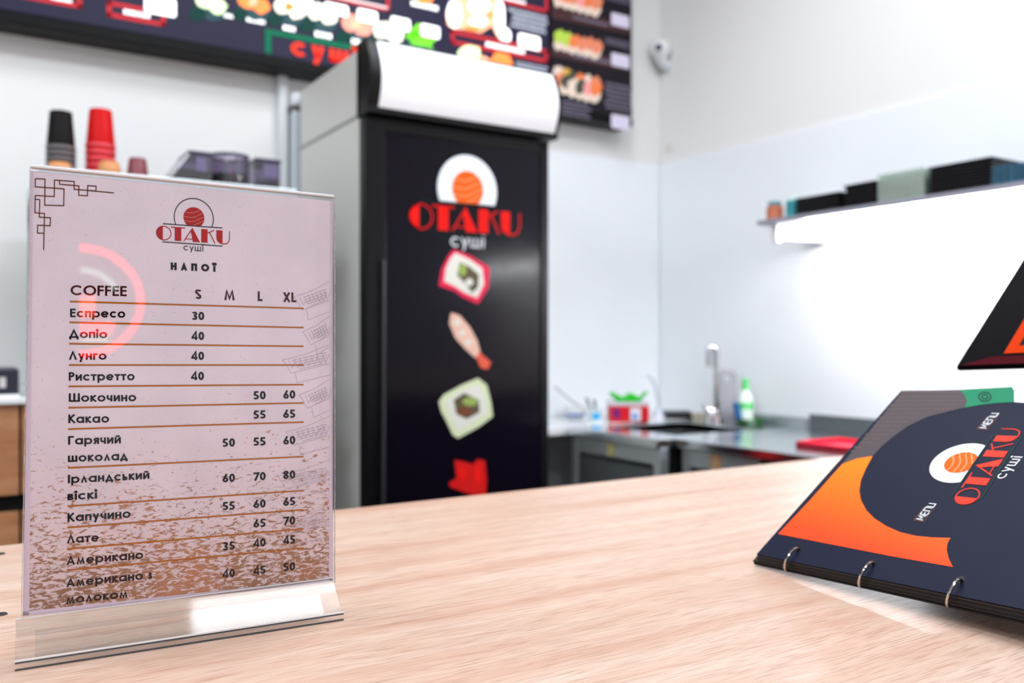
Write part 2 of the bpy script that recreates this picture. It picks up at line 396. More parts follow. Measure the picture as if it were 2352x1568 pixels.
# ------------------------------------------------------------------ clear menu stand with the drinks card
bl = cw(-.346, .617, CZ); br = cw(-.1472, .7232, CZ)
e1 = (br - bl).normalized(); nb = Vector((-e1.y, e1.x, 0))
LEAN = math.radians(2.0)
e2 = Vector((0, 0, 1)) * math.cos(LEAN) + nb * math.sin(LEAN)
cn = e1.cross(e2).normalized()
if cn.dot(CF) > 0: cn = -cn                       # towards the customer
def card(px, py, off=0.0):
    return onP(px, py, bl, cn) + cn * off
st = thing('menu_stand', 'clear acrylic menu stand holding a drinks price card, on the oak counter', 'menu stand', (bl + br) / 2 + Vector((0, 0, 0)))
acrylic('acrylic_sheet', (.985, .985, .99), 0.0, 0.015, 0.022)
acrylic('acrylic_base', (.94, .945, .945), 0.022, 0.05, 0.022)
acrylic('acrylic_edge', (.80, .84, .85), 0.35, 0.05, 0.2)
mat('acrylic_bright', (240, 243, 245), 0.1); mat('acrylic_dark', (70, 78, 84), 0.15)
# printed paper
pm = bpy.data.materials.new('card_paper'); pm.use_nodes = True
def card_nodes(m):
    nt = m.node_tree; N = nt.nodes.new; K = nt.links.new; p = nt.nodes['Principled BSDF']
    p.inputs['Roughness'].default_value = 0.55; p.inputs['Specular IOR Level'].default_value = 0.2
    uv = N('ShaderNodeUVMap'); sp = N('ShaderNodeSeparateXYZ'); K(uv.outputs[0], sp.inputs[0])
    # soft paper tone
    n0 = N('ShaderNodeTexNoise'); n0.inputs['Scale'].default_value = 5; n0.inputs['Detail'].default_value = 6
    K(uv.outputs[0], n0.inputs['Vector'])
    r0 = N('ShaderNodeValToRGB'); r0.color_ramp.elements[0].position = .3; r0.color_ramp.elements[0].color = L(234, 224, 234)
    r0.color_ramp.elements[1].position = .75; r0.color_ramp.elements[1].color = L(248, 236, 244); K(n0.outputs['Fac'], r0.inputs[0])
    lw = N('ShaderNodeValToRGB'); lw.color_ramp.elements[0].position = .0; lw.color_ramp.elements[0].color = L(226, 200, 190)
    lw.color_ramp.elements[1].position = .55; lw.color_ramp.elements[1].color = (1, 1, 1, 1); lw.color_ramp.elements[1].color = L(252, 248, 250)
    K(sp.outputs['Y'], lw.inputs[0])
    mu = N('ShaderNodeMixRGB'); mu.blend_type = 'MULTIPLY'; mu.inputs[0].default_value = .55; K(r0.outputs[0], mu.inputs[1]); K(lw.outputs[0], mu.inputs[2])
    # fine grey specks
    n3 = N('ShaderNodeTexNoise'); n3.inputs['Scale'].default_value = 150; n3.inputs['Detail'].default_value = 2; K(uv.outputs[0], n3.inputs['Vector'])
    r3 = N('ShaderNodeValToRGB'); r3.color_ramp.elements[0].position = .66; r3.color_ramp.elements[0].color = (1, 1, 1, 1)
    r3.color_ramp.elements[1].position = .78; r3.color_ramp.elements[1].color = L(196, 180, 188); K(n3.outputs['Fac'], r3.inputs[0])
    m3 = N('ShaderNodeMixRGB'); m3.blend_type = 'MULTIPLY'; m3.inputs[0].default_value = .7; K(mu.outputs[0], m3.inputs[1]); K(r3.outputs[0], m3.inputs[2])
    # brown brush grain that thickens towards the foot of the sheet
    mp = N('ShaderNodeMapping'); mp.inputs['Rotation'].default_value = (0, 0, math.radians(-32)); mp.inputs['Scale'].default_value = (22, 74, 1); K(uv.outputs[0], mp.inputs['Vector'])
    n1 = N('ShaderNodeTexNoise'); n1.inputs['Scale'].default_value = 1.6; n1.inputs['Detail'].default_value = 9; n1.inputs['Roughness'].default_value = .68; n1.inputs['Distortion'].default_value = .7; K(mp.outputs[0], n1.inputs['Vector'])
    n2 = N('ShaderNodeTexNoise'); n2.inputs['Scale'].default_value = 3.0; n2.inputs['Detail'].default_value = 3; K(uv.outputs[0], n2.inputs['Vector'])
    hv = N('ShaderNodeMapRange'); hv.inputs['From Min'].default_value = .02; hv.inputs['From Max'].default_value = .5; hv.inputs['To Min'].default_value = .10; hv.inputs['To Max'].default_value = -.12; K(sp.outputs['Y'], hv.inputs['Value'])
    s1 = N('ShaderNodeMath'); s1.operation = 'ADD'; K(n1.outputs['Fac'], s1.inputs[0]); K(hv.outputs[0], s1.inputs[1])
    s2 = N('ShaderNodeMath'); s2.operation = 'MULTIPLY_ADD'; s2.inputs[1].default_value = .16; s2.inputs[2].default_value = -.08; K(n2.outputs['Fac'], s2.inputs[0])
    s3 = N('ShaderNodeMath'); s3.operation = 'ADD'; K(s1.outputs[0], s3.inputs[0]); K(s2.outputs[0], s3.inputs[1])
    r1 = N('ShaderNodeValToRGB'); r1.color_ramp.elements[0].position = .535; r1.color_ramp.elements[0].color = (0, 0, 0, 1)
    r1.color_ramp.elements[1].position = .60; r1.color_ramp.elements[1].color = (1, 1, 1, 1); K(s3.outputs[0], r1.inputs[0])
    rc = N('ShaderNodeValToRGB'); rc.color_ramp.elements[0].position = .4; rc.color_ramp.elements[0].color = L(138, 90, 34); rc.color_ramp.elements[1].position = .6; rc.color_ramp.elements[1].color = L(184, 114, 64); K(n2.outputs['Fac'], rc.inputs[0])
    mr = N('ShaderNodeMath'); mr.operation = 'MULTIPLY'; mr.inputs[1].default_value = .9; K(r1.outputs[0], mr.inputs[0])
    mx = N('ShaderNodeMixRGB'); K(mr.outputs[0], mx.inputs[0]); K(m3.outputs[0], mx.inputs[1]); K(rc.outputs[0], mx.inputs[2])
    K(mx.outputs[0], p.inputs['Base Color'])
card_nodes(pm); MATS['card_paper'] = pm
mat('paper_margin', (226, 208, 226), .5)
q = [card(52, 1414), card(764, 1336), card(764, 462), card(70, 392)]
cen = bl
def card_uv(v):
    d = v - q[0]; return (d.dot(e1) / .21, d.dot(e2) / .29)
mb = MB(); mb.slab(q, -cn, .0004)
pc = mb.build('menu_card', 'card_paper', st, uv=card_uv)
mb = MB()
for A, B in ((((52, 1414), (70, 392)), ((67, 1412), (76, 393))), (((755.5, 1337), (758, 461)), ((764, 1336), (764, 462))), (((52, 1414), (764, 1336)), ((53, 1404), (764, 1328)))):
    mb.poly([card(*A[0], .0001), card(*A[1], .0001), card(*B[1], .0001), card(*B[0], .0001)])
mb.build('margin', 'paper_margin', pc)
# front and rear sheets and the folded foot
fq = [card(50, 1416, .0015), card(766, 1336, .0015), card(766, 455, .0015), card(70, 386, .0015)]
MB().slab(fq, cn, .0018).build('front_sheet', 'acrylic_sheet', st)
bq = [p - cn * .003 for p in fq]
MB().slab(bq, -cn, .0018).build('rear_sheet', 'acrylic_sheet', st)
def bar(mb, a, b, u, v): mb.obox(a, b - a, u, v)
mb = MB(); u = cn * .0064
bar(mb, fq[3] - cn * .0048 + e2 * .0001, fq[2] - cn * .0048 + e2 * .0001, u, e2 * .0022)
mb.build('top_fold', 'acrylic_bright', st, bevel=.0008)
for a, b, s in ((0, 3, -1), (1, 2, 1)):
    mb = MB(); bar(mb, fq[a] - cn * .0001, fq[b] - cn * .0001, cn * .002, e1 * (.0005 * s))
    mb.build('side_edge', 'acrylic_edge', st)
# foot: a hollow wedge in front of and behind the sheet
f0 = onZ(34, 1541, CZ); f1 = onZ(789, 1424, CZ)
fx = (f1 - f0); fl = fx.length; fx.normalize(); fy = Vector((-fx.y, fx.x, 0)); up = Vector((0, 0, 1))
D = .031; H = .0262
def fp(s, d, z): return f0 + fx * s + fy * d + up * z
prof = [(0, .0045), (.0, .0068), (D - .003, H), (D + .003, H), (2 * D + .004, .0068), (2 * D + .004, .0045)]
th = .0022
mb = MB()
mb.hexa([fp(0, 0, .0045), fp(fl, 0, .0045), fp(fl, D - .001, H + .001), fp(0, D - .001, H + .001)], [fp(0, th, .0045), fp(fl, th, .0045), fp(fl, D - .001, H + .001 - th), fp(0, D - .001, H + .001 - th)])
mb.build('front_flange', 'acrylic_base', st)
mb = MB()
mb.hexa([fp(0, 2 * D, .0045), fp(fl, 2 * D, .0045), fp(fl, D + .004, H), fp(0, D + .004, H)], [fp(0, 2 * D - th, .0045), fp(fl, 2 * D - th, .0045), fp(fl, D + .004, H - th), fp(0, D + .004, H - th)])
mb.build('rear_flange', 'acrylic_base', st)
mb = MB(); mb.hexa([fp(.012, .008, .0024), fp(fl - .012, .008, .0024), fp(fl - .012, D - .003, .017), fp(.012, D - .003, .017)], [fp(.012, .009, .0024), fp(fl - .012, .009, .0024), fp(fl - .012, D - .002, .017), fp(.012, D - .002, .017)])
mb.build('inner_rib', 'acrylic_base', st)
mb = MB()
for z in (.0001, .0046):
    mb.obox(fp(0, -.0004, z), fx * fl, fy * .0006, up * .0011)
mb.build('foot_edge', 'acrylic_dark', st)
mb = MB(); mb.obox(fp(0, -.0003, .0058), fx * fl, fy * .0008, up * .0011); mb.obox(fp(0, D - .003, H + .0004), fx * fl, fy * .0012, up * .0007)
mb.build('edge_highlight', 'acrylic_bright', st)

# print on the card
ink('ink_black', (22, 9, 12)); ink('ink_orange', (184, 104, 20)); ink('ink_red', (184, 8, 12)); ink('ink_brown', (104, 48, 26)); ink('ink_pale', (236, 190, 150)); ink('ink_sketch', (203, 187, 202))
ink('ink_maroon', (70, 14, 18))
def card_text(txt, x0, y0, x1, y1, cap, h=.078, gap=.13, m='ink_black', name='lettering', off=.0003):
    P, w = text_polys(txt, h, gap)
    a = card(x0, y0); b = card(x1, y1); k = (b - a) / w
    s = (card(x0, y0 - cap) - a).length
    k2 = (card(x1, y1 - cap) - b).length
    def fn(x, y):
        t = x / w
        return a + k * x + e2 * (y * (s + (k2 - s) * t)) + cn * off
    return put(P, fn, name, m, pc)
card_text('COFFEE', 162, 677.5, 291, 680, 23, .085, .1, 'ink_maroon', 'heading')
for tx, a, b, y in (('S', 448.5, 462.5, 686.5), ('M', 514, 540, 689), ('L', 592, 603, 691), ('XL', 650, 680.5, 693.5)):
    card_text(tx, a, y - .3, b, y + .3, 22, .095, .1, 'ink_maroon', 'size_heading')
ROWS = [('Еспресо', 161, 728, 287.5, 729.5, 19.5), ('Допіо', 159, 776, 246, 776.7, 19.5), ('Лунго', 158, 825.8, 244.5, 825.8, 19.5), ('Ристретто', 158, 874, 309, 873, 19.5),
        ('Шокочино', 158, 922.5, 312.7, 921, 19.5), ('Какао', 157, 971.3, 250.5, 970, 19.5), ('Гарячий', 156.5, 1020.8, 277.5, 1017.8, 19.5), ('шоколад', 156, 1060.6, 293, 1055.8, 19.5),
        ('Ірландський', 156, 1109.6, 343, 1099.3, 19.5), ('віскі', 155, 1148.5, 222.5, 1144.4, 19.5), ('Капучино', 155, 1198, 299.5, 1188, 19.5), ('Лате', 153.5, 1247.4, 227, 1243, 19.5),
        ('Американо', 152.5, 1297.3, 328.8, 1282.5, 19.5), ('Американо з', 152, 1348, 350, 1328, 19.5), ('молоком', 151.5, 1386.6, 293, 1371.5, 19.5)]
for r in ROWS: card_text(*r, h=.092, gap=.11)
CX = {'S': (440.5, 469), 'M': (511, 539.5), 'L': (582, 610), 'XL': (650.5, 678)}
PR = [('S', '30', 734.6), ('S', '40', 780.5), ('S', '40', 826.3), ('S', '40', 872.5), ('L', '50', 916.8), ('XL', '60', 915), ('L', '55', 961), ('XL', '65', 959.3),
      ('M', '50', 1025.4), ('L', '55', 1022.8), ('XL', '60', 1020), ('M', '60', 1106.6), ('L', '70', 1102.8), ('XL', '80', 1099), ('M', '55', 1170.5), ('L', '60', 1165.6), ('XL', '65', 1160.4),
      ('L', '65', 1210.2), ('XL', '70', 1204.4), ('M', '35', 1262.6), ('L', '40', 1255.3), ('XL', '45', 1248.4), ('M', '40', 1325.8), ('L', '45', 1318), ('XL', '50', 1310)]
for c, tx, y in PR:
    a, b = CX[c]; sl = (838 - y) / 538 * .12
    if c == 'S': a -= (y - 734) * .012; b -= (y - 734) * .004
    card_text(tx, a, y - sl * 14, b, y + sl * 14, 18.8, .098, .09, 'ink_black', 'price')
for k, (a, b) in enumerate(((692, 708), (740, 752), (789, 795), (838, 838), (887, 883), (936, 925), (985, 969), (1074, 1048), (1162, 1126), (1211, 1170), (1260, 1214), (1309, 1258))):
    x0 = 160 - k * .6
    put([[(x0, a - 1.9), (697, b - 1.6), (697, b + 1.6), (x0, a + 1.9)]], lambda x, y: card(x, y, .0003), 'rule_line', 'ink_orange', pc)
# emblem on the card
def cl(x, y): return card(340 + x / 7.84, 440 + (y + .073 * (x - 800)) / 7.84, .0004)
def cl2(x, y): return card(340 + x / 7.84, 440 + (y + .073 * (x - 800)) / 7.84, .0006)
emb = put(LOGO['letters'], cl, 'emblem_lettering', 'ink_red', pc)
put(LOGO['bars'] + LOGO['ring'], cl, 'emblem_outline', 'ink_black', pc)
put(LOGO['ball'], cl, 'emblem_disc', 'ink_red', pc)
put([q for P in LOGO['waves'] for q in strip(P, 2.6)], cl2, 'emblem_waves', 'ink_pale', pc)
put(LOGO['sushi'], cl, 'emblem_caption', 'ink_black', pc)
P, w = text_polys('НАПОЇ', .14, .5)
a = card(392, 619.5); b = card(495, 624); s = (card(392, 602.5) - a).length
put(P, lambda x, y: a + (b - a) * (x / w) + e2 * (y * s) + cn * .0003, 'heading', 'ink_black', pc)
# fretwork in the corner (crop pixels / 2.904 + offset)
def fr(x, y): return card(x / 2.904, 360 + y / 2.904, .0003)
FR = [[(235, 146), (300, 149), (298, 322), (425, 326), (427, 214), (235, 200), (235, 146)], [(235, 258), (362, 265), (363, 155), (495, 165), (494, 217), (640, 228), (641, 196), (585, 192), (583, 260), (525, 257), (526, 194), (397, 183), (397, 158)],
      [(582, 224), (760, 241)], [(265, 285), (235, 284), (235, 258)], [(235, 258), (233, 373), (297, 378), (291, 622)], [(265, 285), (262, 402), (337, 407), (334, 460), (251, 456), (250, 508), (294, 511)]]
put([q for P in FR for q in strip(P, 3.4)], fr, 'fretwork', 'ink_brown', pc)
# pale pagoda sketch along the right margin
def sk(x, y): return card(x, y, .00025)
SK = []
for y0, wd in ((650, 82), (730, 62), (795, 108), (875, 70), (960, 100), (1060, 120), (1165, 110)):
    xr = 756; xl = xr - wd
    SK += [[(xl, y0 + 32), (xl + wd * .5, y0 + 18), (xr, y0 - 4)], [(xl, y0 + 32), (xl + 8, y0 + 40), (xl + 20, y0 + 62)], [(xl + 20, y0 + 62), (xr, y0 + 40)], [(xl + 30, y0 + 60), (xl + 34, y0 + 84)], [(xl + 34, y0 + 84), (xr, y0 + 66)]]
    for j in range(7):
        xx = xl + 14 + j * (wd - 18) / 7; SK.append([(xx, y0 + 32 - j * 3), (xx + 9, y0 + 50 - j * 2), (xx + 16, y0 + 36 - j * 3)])
    for j in range(5): SK.append([(xl + 22 + j * 4, y0 + 36 + j * 5 - 3), (xr - 6, y0 + 14 + j * 6)])
put([q for P in SK for q in strip(P, .55)], sk, 'pagoda_sketch', 'ink_sketch', pc)

# ------------------------------------------------------------------ ring-bound menu book propped up on its flap
av = (CR * .50 + CF * -.864 + Vector((0, 0, .055))).normalized()
bc = C0 + ray(1738, 1272) * .863                     # lower left corner of the cover
far = ray(2070, 897); tt = -(C0 - bc).dot(av) / far.dot(av); bt = C0 + far * tt
bv = (bt - bc); BL_ = bv.length; bv.normalize(); bn = av.cross(bv).normalized()
if bn.z < 0: bn = -bn
AW = .31
def bk(px, py, off=0.0): return onP(px, py, bc, bn) + bn * off
def bp(a, b, n=0.0): return bc + av * a + bv * b + bn * n
book = thing('menu_book', 'dark ring-bound menu book with orange corner and round emblem, propped on the counter', 'menu book', (bc.x, bc.y, CZ))
mat('cover_navy', (31, 34, 52), .5, 0, .06); mat('page_dark', (26, 23, 24), .5); mat('page_edge', (56, 47, 40), .5); mat('ring_metal', (200, 190, 180), .12, 1.0)
cover = MB().obox(bp(0, 0, -.0012), av * AW, bv * BL_, bn * .0012).build('front_cover', 'cover_navy', book)
for k in range(7):
    n = -.0022 - k * .0009
    MB().obox(bp(-.001 - .0009 * k if k > 4 else 0, -.001 - .0005 * k, n), av * AW, bv * (BL_ - .004), bn * .0006).build('page', 'page_dark' if k % 3 else 'page_edge', book)
MB().obox(bp(-.005, -.005, -.0098), av * (AW + .006), bv * BL_, bn * .0018).build('back_cover', 'black', book)
# easel flap from the head of the back cover down to the counter
h0 = bp(0.02, BL_ - .01, -.0165); fh = h0.z - CZ
fb = Vector((h0.x, h0.y, CZ)) + Vector((bv.x, bv.y, 0)).normalized() * .03
fa = Vector((av.x, av.y, 0)).normalized() * (AW - .04)
MB().hexa([fb, fb + fa, fb + fa + Vector((0, 0, .001)) + bv * .003, fb + bv * .003], [h0, bp(AW - .02, BL_ - .01, -.0165), bp(AW - .02, BL_ - .007, -.0165), bp(.02, BL_ - .007, -.0165)]).build('easel_flap', 'black', book)
# rings through the punched margin
def ring(pa):
    P = []
    for k in range(26):
        th_ = 2 * math.pi * k / 26
        P.append(bp(pa + .0035 * math.sin(th_), .005 + .0125 * math.cos(th_), -.0032 + .0095 * math.sin(th_)))
    MB().tube(P, .00125, 8, closed=True).build('ring', 'ring_metal', book, True)
for px, py in ((1812, 1284), (1980, 1322), (2180, 1366)):
    p = bk(px, py); ring((p - bc).dot(av))
p3 = (bk(2180, 1366) - bc).dot(av); ring(p3 + .083)
def punch(pa):
    MB().poly([bp(pa + x, .0165 + y, .0002) for x, y in ell(0, 0, .0038, .0042, 18)]).build('punch_hole', 'black', cover)
for px, py in ((1812, 1284), (1980, 1322), (2180, 1366)): punch((bk(px, py) - bc).dot(av))
# print on the cover (measured in the zoomed crop of the photograph: crop / 2.704 + offset)
def bq_(x, y, off=.0003): return bk(1680 + x / 2.704, 860 + y / 2.704, off)
ink('ink_flame', (240, 96, 22)); ink('ink_green', (34, 128, 92)); ink('ink_white', (240, 240, 244)); ink('ink_scarlet', (226, 62, 44)); ink('ink_deepgreen', (28, 58, 52)); ink('ink_salmon', (250, 150, 100)); ink('ink_lines', (112, 96, 92)); ink('ink_taupe', (84, 76, 80)); ink('ink_frame', (112, 72, 60))
fl_m = bpy.data.materials.new('flame_print'); fl_m.use_nodes = True
nt = fl_m.node_tree; pb = nt.nodes['Principled BSDF']; pb.inputs['Roughness'].default_value = .5; pb.inputs['Specular IOR Level'].default_value = .1
tcx = nt.nodes.new('ShaderNodeTexCoord'); sx = nt.nodes.new('ShaderNodeSeparateXYZ'); rp = nt.nodes.new('ShaderNodeValToRGB')
nt.links.new(tcx.outputs['Generated'], sx.inputs[0]); nt.links.new(sx.outputs['Z'], rp.inputs[0]); nt.links.new(rp.outputs[0], pb.inputs['Base Color'])
rp.color_ramp.elements[0].position = .1; rp.color_ramp.elements[0].color = L(238, 72, 30); rp.color_ramp.elements[1].position = .9; rp.color_ramp.elements[1].color = L(246, 128, 18)
MATS['flame_print'] = fl_m
OR = [(290, 990), (480, 790), (690, 555), (780, 522), (878, 507), (838, 580), (805, 655), (795, 720), (805, 780), (840, 845), (890, 895), (960, 940), (1050, 980), (1150, 1003), (1250, 1012), (1362, 1015), (1343, 1050), (1338, 1090), (1350, 1140), (1377, 1197), (1000, 1130)]
put([[(x, y) for x, y in OR]], bq_, 'orange_field', 'flame_print', cover)
TAU = [(690, 553), (1066, 104), (1415, 96), (1450, 130), (1465, 165), (1450, 205), (1330, 235), (1220, 262), (1100, 320), (1000, 390), (930, 450), (878, 507), (780, 522)]
put([TAU], bq_, 'wave_field', 'ink_taupe', cover)
put([[(1415, 96), (1745, 78), (1757, 110), (1757, 172), (1640, 178), (1540, 190), (1450, 207), (1465, 165), (1450, 130)]], bq_, 'green_field', 'ink_green', cover)
put([[(1757, 78), (1990, 66), (2050, 210), (1900, 182), (1757, 172)]], bq_, 'white_field', 'ink_white', cover)
put([[(1575 + x, 140 + y) for x, y in q_] for q_ in strip(ell(0, 0, 38, 28, 20), 4, True)] + [[(1575 + x, 140 + y) for x, y in q_] for q_ in strip(ell(0, 0, 18, 13, 16), 4, True)], lambda x, y: bq_(x, y, .0005), 'green_motif', 'ink_deepgreen', cover)
wvp = []
for r_ in range(17):
    for c_ in range(30):
        bx = 700 + c_ * 28 + (r_ % 2) * 14; by = 120 + r_ * 26
        if by < 530 and (bx - 690) / 376.0 > (553 - by) / 449.0 and bx < 1440 and (by < 235 or bx + (by - 235) * 1.75 < 1215) and (bx < 1400 or by < 190):
            for rr in (12, 7): wvp += strip(arc(bx, by, rr, rr * .9, 200, 340, 6), 1.3)
put(wvp, lambda x, y: bq_(x, y, .0005), 'wave_pattern', 'ink_lines', cover)
# emblem on the cover, reading away from the rings
o_ = bq_(1400, 800); e_ = bq_(1808, 352)                # bottom of O .. bottom of U, along the caption line
la = (bq_(1372, 765) + bq_(1565, 775)) / 2
p0 = bk(2190, 1158) ; p1 = bk(2348, 985)
lx = (p1 - p0); LW = lx.dot(bv)
bO = ((bk(2222, 1140) - bc).dot(bv), (bk(2222, 1140) - bc).dot(av))
bU = ((bk(2315, 1000) - bc).dot(bv), (bk(2315, 1000) - bc).dot(av))
ks = (bU[0] - bO[0]) / (1350.0 - 282.0)
def bl_(x, y, off=.0004): return bp(bO[1] + (bU[1] - bO[1]) * (x - 282) / 1068.0 + (y - 783) * ks, bO[0] + (x - 282) * ks, off)
put(LOGO['disc'], bl_, 'emblem_plate', 'ink_white', cover)
put(LOGO['ball'], lambda x, y: bl_(x, y, .0006), 'emblem_disc', 'ink_flame', cover)
put([q_ for P in LOGO['waves'] for q_ in strip(P, 9)], lambda x, y: bl_(x, y, .0008), 'emblem_waves', 'ink_salmon', cover)
put(LOGO['letters'], bl_, 'emblem_lettering', 'ink_scarlet', cover)
put(LOGO['bars'], bl_, 'emblem_bars', 'ink_deepgreen', cover)
s_a = bk(2306, 1100) - bc; s_b = bk(2350, 1049) - bc; kq = (s_b - s_a).dot(bv) / 358.0
def cap_(x, y): t_ = (x - 637) / 358.0; return bp(s_a.dot(av) + (s_b - s_a).dot(av) * t_ + (y - 1064) * kq, s_a.dot(bv) + (x - 637) * kq, .0004)
put([[(x, y) for x, y in q_] for q_ in LOGO['sushi']], cap_, 'emblem_caption', 'ink_white', cover)
def menu_word(pa, pb):
    a_ = bk(*pa); b_ = bk(*pb); d_ = b_ - a_
    P, w_ = [], 0
    T = [('M', [[(0, 0), (.1, 1), (.4, .3), (.7, 1), (.8, 0)]], .8), ('E', [[(0, 0), (0, 1)], [(0, 1), (.55, 1)], [(0, .5), (.5, .5)], [(0, 0), (.55, 0)]], .55), ('N', [[(0, 0), (0, 1), (.6, 1), (.6, 0)]], .6), ('U', [[(0, 1), (0, 0), (.6, 0), (.6, 1)]], .6)]
    for _, S_, ww in T:
        for s_ in S_: P += [[(w_ + x, y) for x, y in q_] for q_ in strip(s_, .07)]
        w_ += ww + .22
    w_ -= .22; hh = d_.length * .3
    aa = (a_ - bc).dot(av), (a_ - bc).dot(bv); bb = (b_ - bc).dot(av), (b_ - bc).dot(bv)
    f_ = lambda x, y, off=.0004: bp(aa[0] + (bb[0] - aa[0]) * x / w_ - y * hh, aa[1] + (bb[1] - aa[1]) * x / w_, off)
    put(P, f_, 'cover_word', 'ink_white', cover)
    put([q_ for q_ in strip([(-.25, -.25), (w_ * .75, -.25), (w_ * .75, 1.2), (-.25, 1.2)], .05, True)], f_, 'word_frame', 'ink_frame', cover)
menu_word((2120, 1195), (2150, 1158)); menu_word((2266, 984), (2294, 950))

# ------------------------------------------------------------------ order screen on a pedestal, its corner enters the picture
mc = C0 + ray(2193, 843) * 1.0
e_r = ray(2352, 588); tm = -(C0 - mc).dot(av) / e_r.dot(av); mt = C0 + e_r * tm
mv = (mt - mc).normalized(); mn = av.cross(mv).normalized()
if mn.z < 0: mn = -mn
def mp_(a, b, n=0.0): return mc + av * a + mv * b + mn * n
ped = mp_(.20, .12, -.008)
scr = thing('order_screen', 'tilted black touch screen on a pedestal at the right edge of the counter', 'touch screen', (ped.x, ped.y, CZ))
mat('bezel', (6, 5, 8), .5, 0, .02); mat('reflection_red', (70, 10, 20), .6, 0, .02); mat('screen_dark', (8, 7, 10), .4, 0, .03)
MB().obox(mp_(0, 0, -.007), av * .38, mv * .26, mn * .007).build('housing', 'bezel', scr, bevel=.003)
sq = onP(2306, 813, mc, mn) - mc; qa, qb = sq.dot(av), sq.dot(mv)
MB().poly([mp_(.006, .002, .0006), mp_(.374, .002, .0006), mp_(.374, qb - .004, .0006), mp_(qa * .75, qb - .004, .0006)]).build('bezel_reflection', 'reflection_red', scr)  # dark red patch painted as a reflection in the lower bezel
sg = MB().poly([mp_(qa, qb, .0008), mp_(.352, qb, .0008), mp_(.352, .235, .0008), mp_(qa, .235, .0008)]).build('screen', 'screen_dark', scr)
mat('reflection_orange', (190, 52, 10), .6, 0, .02, emit=.1); mat('reflection_grey', (90, 72, 72), .6, 0, .02)
MB().poly([mp_(qa, qb, .001), mp_(.35, qb, .001), mp_(.35, qb + .012, .001), mp_(qa + .012, qb + .012, .001), mp_(qa + .012, .23, .001), mp_(qa, .23, .001)]).build('orange_reflection', 'reflection_orange', sg)  # orange edge, faintly glowing, painted as a reflection in the screen
MB().poly([mp_(qa + .016, qb + .016, .001), mp_(.32, qb + .016, .001), mp_(.32, qb + .03, .001), mp_(qa + .022, qb + .03, .001)]).build('grey_reflection', 'reflection_grey', sg)  # grey strip painted as a reflection of the room
MB().tube([ped, ped + Vector((0, 0, -.05)), Vector((ped.x, ped.y, CZ + .012))], .022, 16).build('pedestal', 'black', scr, True)
MB().lathe([(0, CZ + .014), (.07, CZ + .012), (.085, CZ + .004), (.085, CZ)], ped.x, ped.y, 28).build('foot', 'black', scr, True)

# ------------------------------------------------------------------ display fridge
FY = 2.31; FX0 = .968; FX1 = 1.588; FB = 2.86
fr_ = thing('display_fridge', 'tall grey and black drinks fridge with emblem and sushi pictures on its door', 'fridge', ((FX0 + FX1) / 2, (FY + FB) / 2, 0))
mat('canopy_white', (246, 247, 252), .3, emit=.12); mat('door_dark', (13, 9, 20), .15, 0, .18); mat('door_frame', (8, 8, 10), .35, 0, .2); mat('seal_grey', (40, 42, 46), .5)
MB().box(FX0, FX1, FY + .045, FB, .12, 1.805).build('cabinet', 'grey_lacquer', fr_, bevel=.004)
MB().box(FX0 + .0005, FX1, FY + .045, FB, 1.815, 2.0).build('top_housing', 'grey_lacquer', fr_, bevel=.004)
MB().box(FX0 + .002, FX1 - .002, FY + .05, FB - .005, 1.80, 1.82).build('housing_joint', 'grey_groove', fr_)
MB().box(FX0 + .02, FX1 - .02, FY + .03, FB - .02, .0, .12).build('plinth', 'matt_black', fr_)
# canopy: black shell with a bowed white panel
def canopy_profile(x, n=14, inset=0.0):
    P = []
    for k in range(n + 1):
        u_ = k / n; z = 1.822 + u_ * (.188 - 2 * inset) + inset
        P.append(Vector((x, FY - .012 - .04 * math.sin(math.pi * (u_ * .85 + .12)) + (inset > 0) * -.002, z)))
    return P
mb = MB()
for x0, x1 in ((FX0 - .004, FX0 + .03), (FX1 + .006, FX1 + .02)):
    A = canopy_profile(x0); B = canopy_profile(x1)
    mb.hexa(A + [Vector((x0, FY + .05, 2.01)), Vector((x0, FY + .05, 1.822))], B + [Vector((x1, FY + .05, 2.01)), Vector((x1, FY + .05, 1.822))])
mb.box(FX0 - .004, FX1 + .02, FY - .03, FY + .05, 1.806, 1.824); mb.box(FX0 - .004, FX1 + .02, FY - .015, FY + .05, 2.005, 2.016)
mb.box(FX0 - .004, FX1 + .02, FY + .03, FY + .05, 1.806, 2.01)
mb.build('canopy_shell', 'black', fr_, bevel=.002)
mb = MB(); A = canopy_profile(FX0 + .03); B = canopy_profile(FX1 + .006)
mb.hexa(A + [Vector((FX0 + .03, FY + .03, 2.006)), Vector((FX0 + .03, FY + .03, 1.824))], B + [Vector((FX1 + .006, FY + .03, 2.006)), Vector((FX1 + .006, FY + .03, 1.824))])
mb.build('canopy_panel', 'canopy_white', fr_, True)
# door
door = MB().box(FX0, FX1, FY + .005, FY + .042, .14, 1.80).build('door', 'door_frame', fr_, bevel=.004)
xi0, xi1 = FX0 + .062, FX1 - .03
mb = MB()
for a, b, c, d_ in ((FX0, xi0, .14, 1.80), (xi1, FX1, .14, 1.80), (xi0, xi1, .14, .2), (xi0, xi1, 1.765, 1.80)): mb.box(a, b, FY - .006, FY + .006, c, d_)
mb.build('door_frame', 'door_frame', door, bevel=.003)
MB().box(xi0, xi1, FY - .001, FY + .006, .2, 1.765).build('glass_panel', 'door_dark', door)
MB().box(FX0 + .046, FX0 + .054, FY - .02, FY - .004, .55, 1.4).build('handle', 'seal_grey', door, bevel=.003)
MB().box(FX1 - .02, FX1 - .004, FY - .012, FY, 1.775, 1.80).build('hinge', 'black', door, bevel=.002)
def dr(px, py, off=.002):
    p = onY(px, py, FY - off); return p
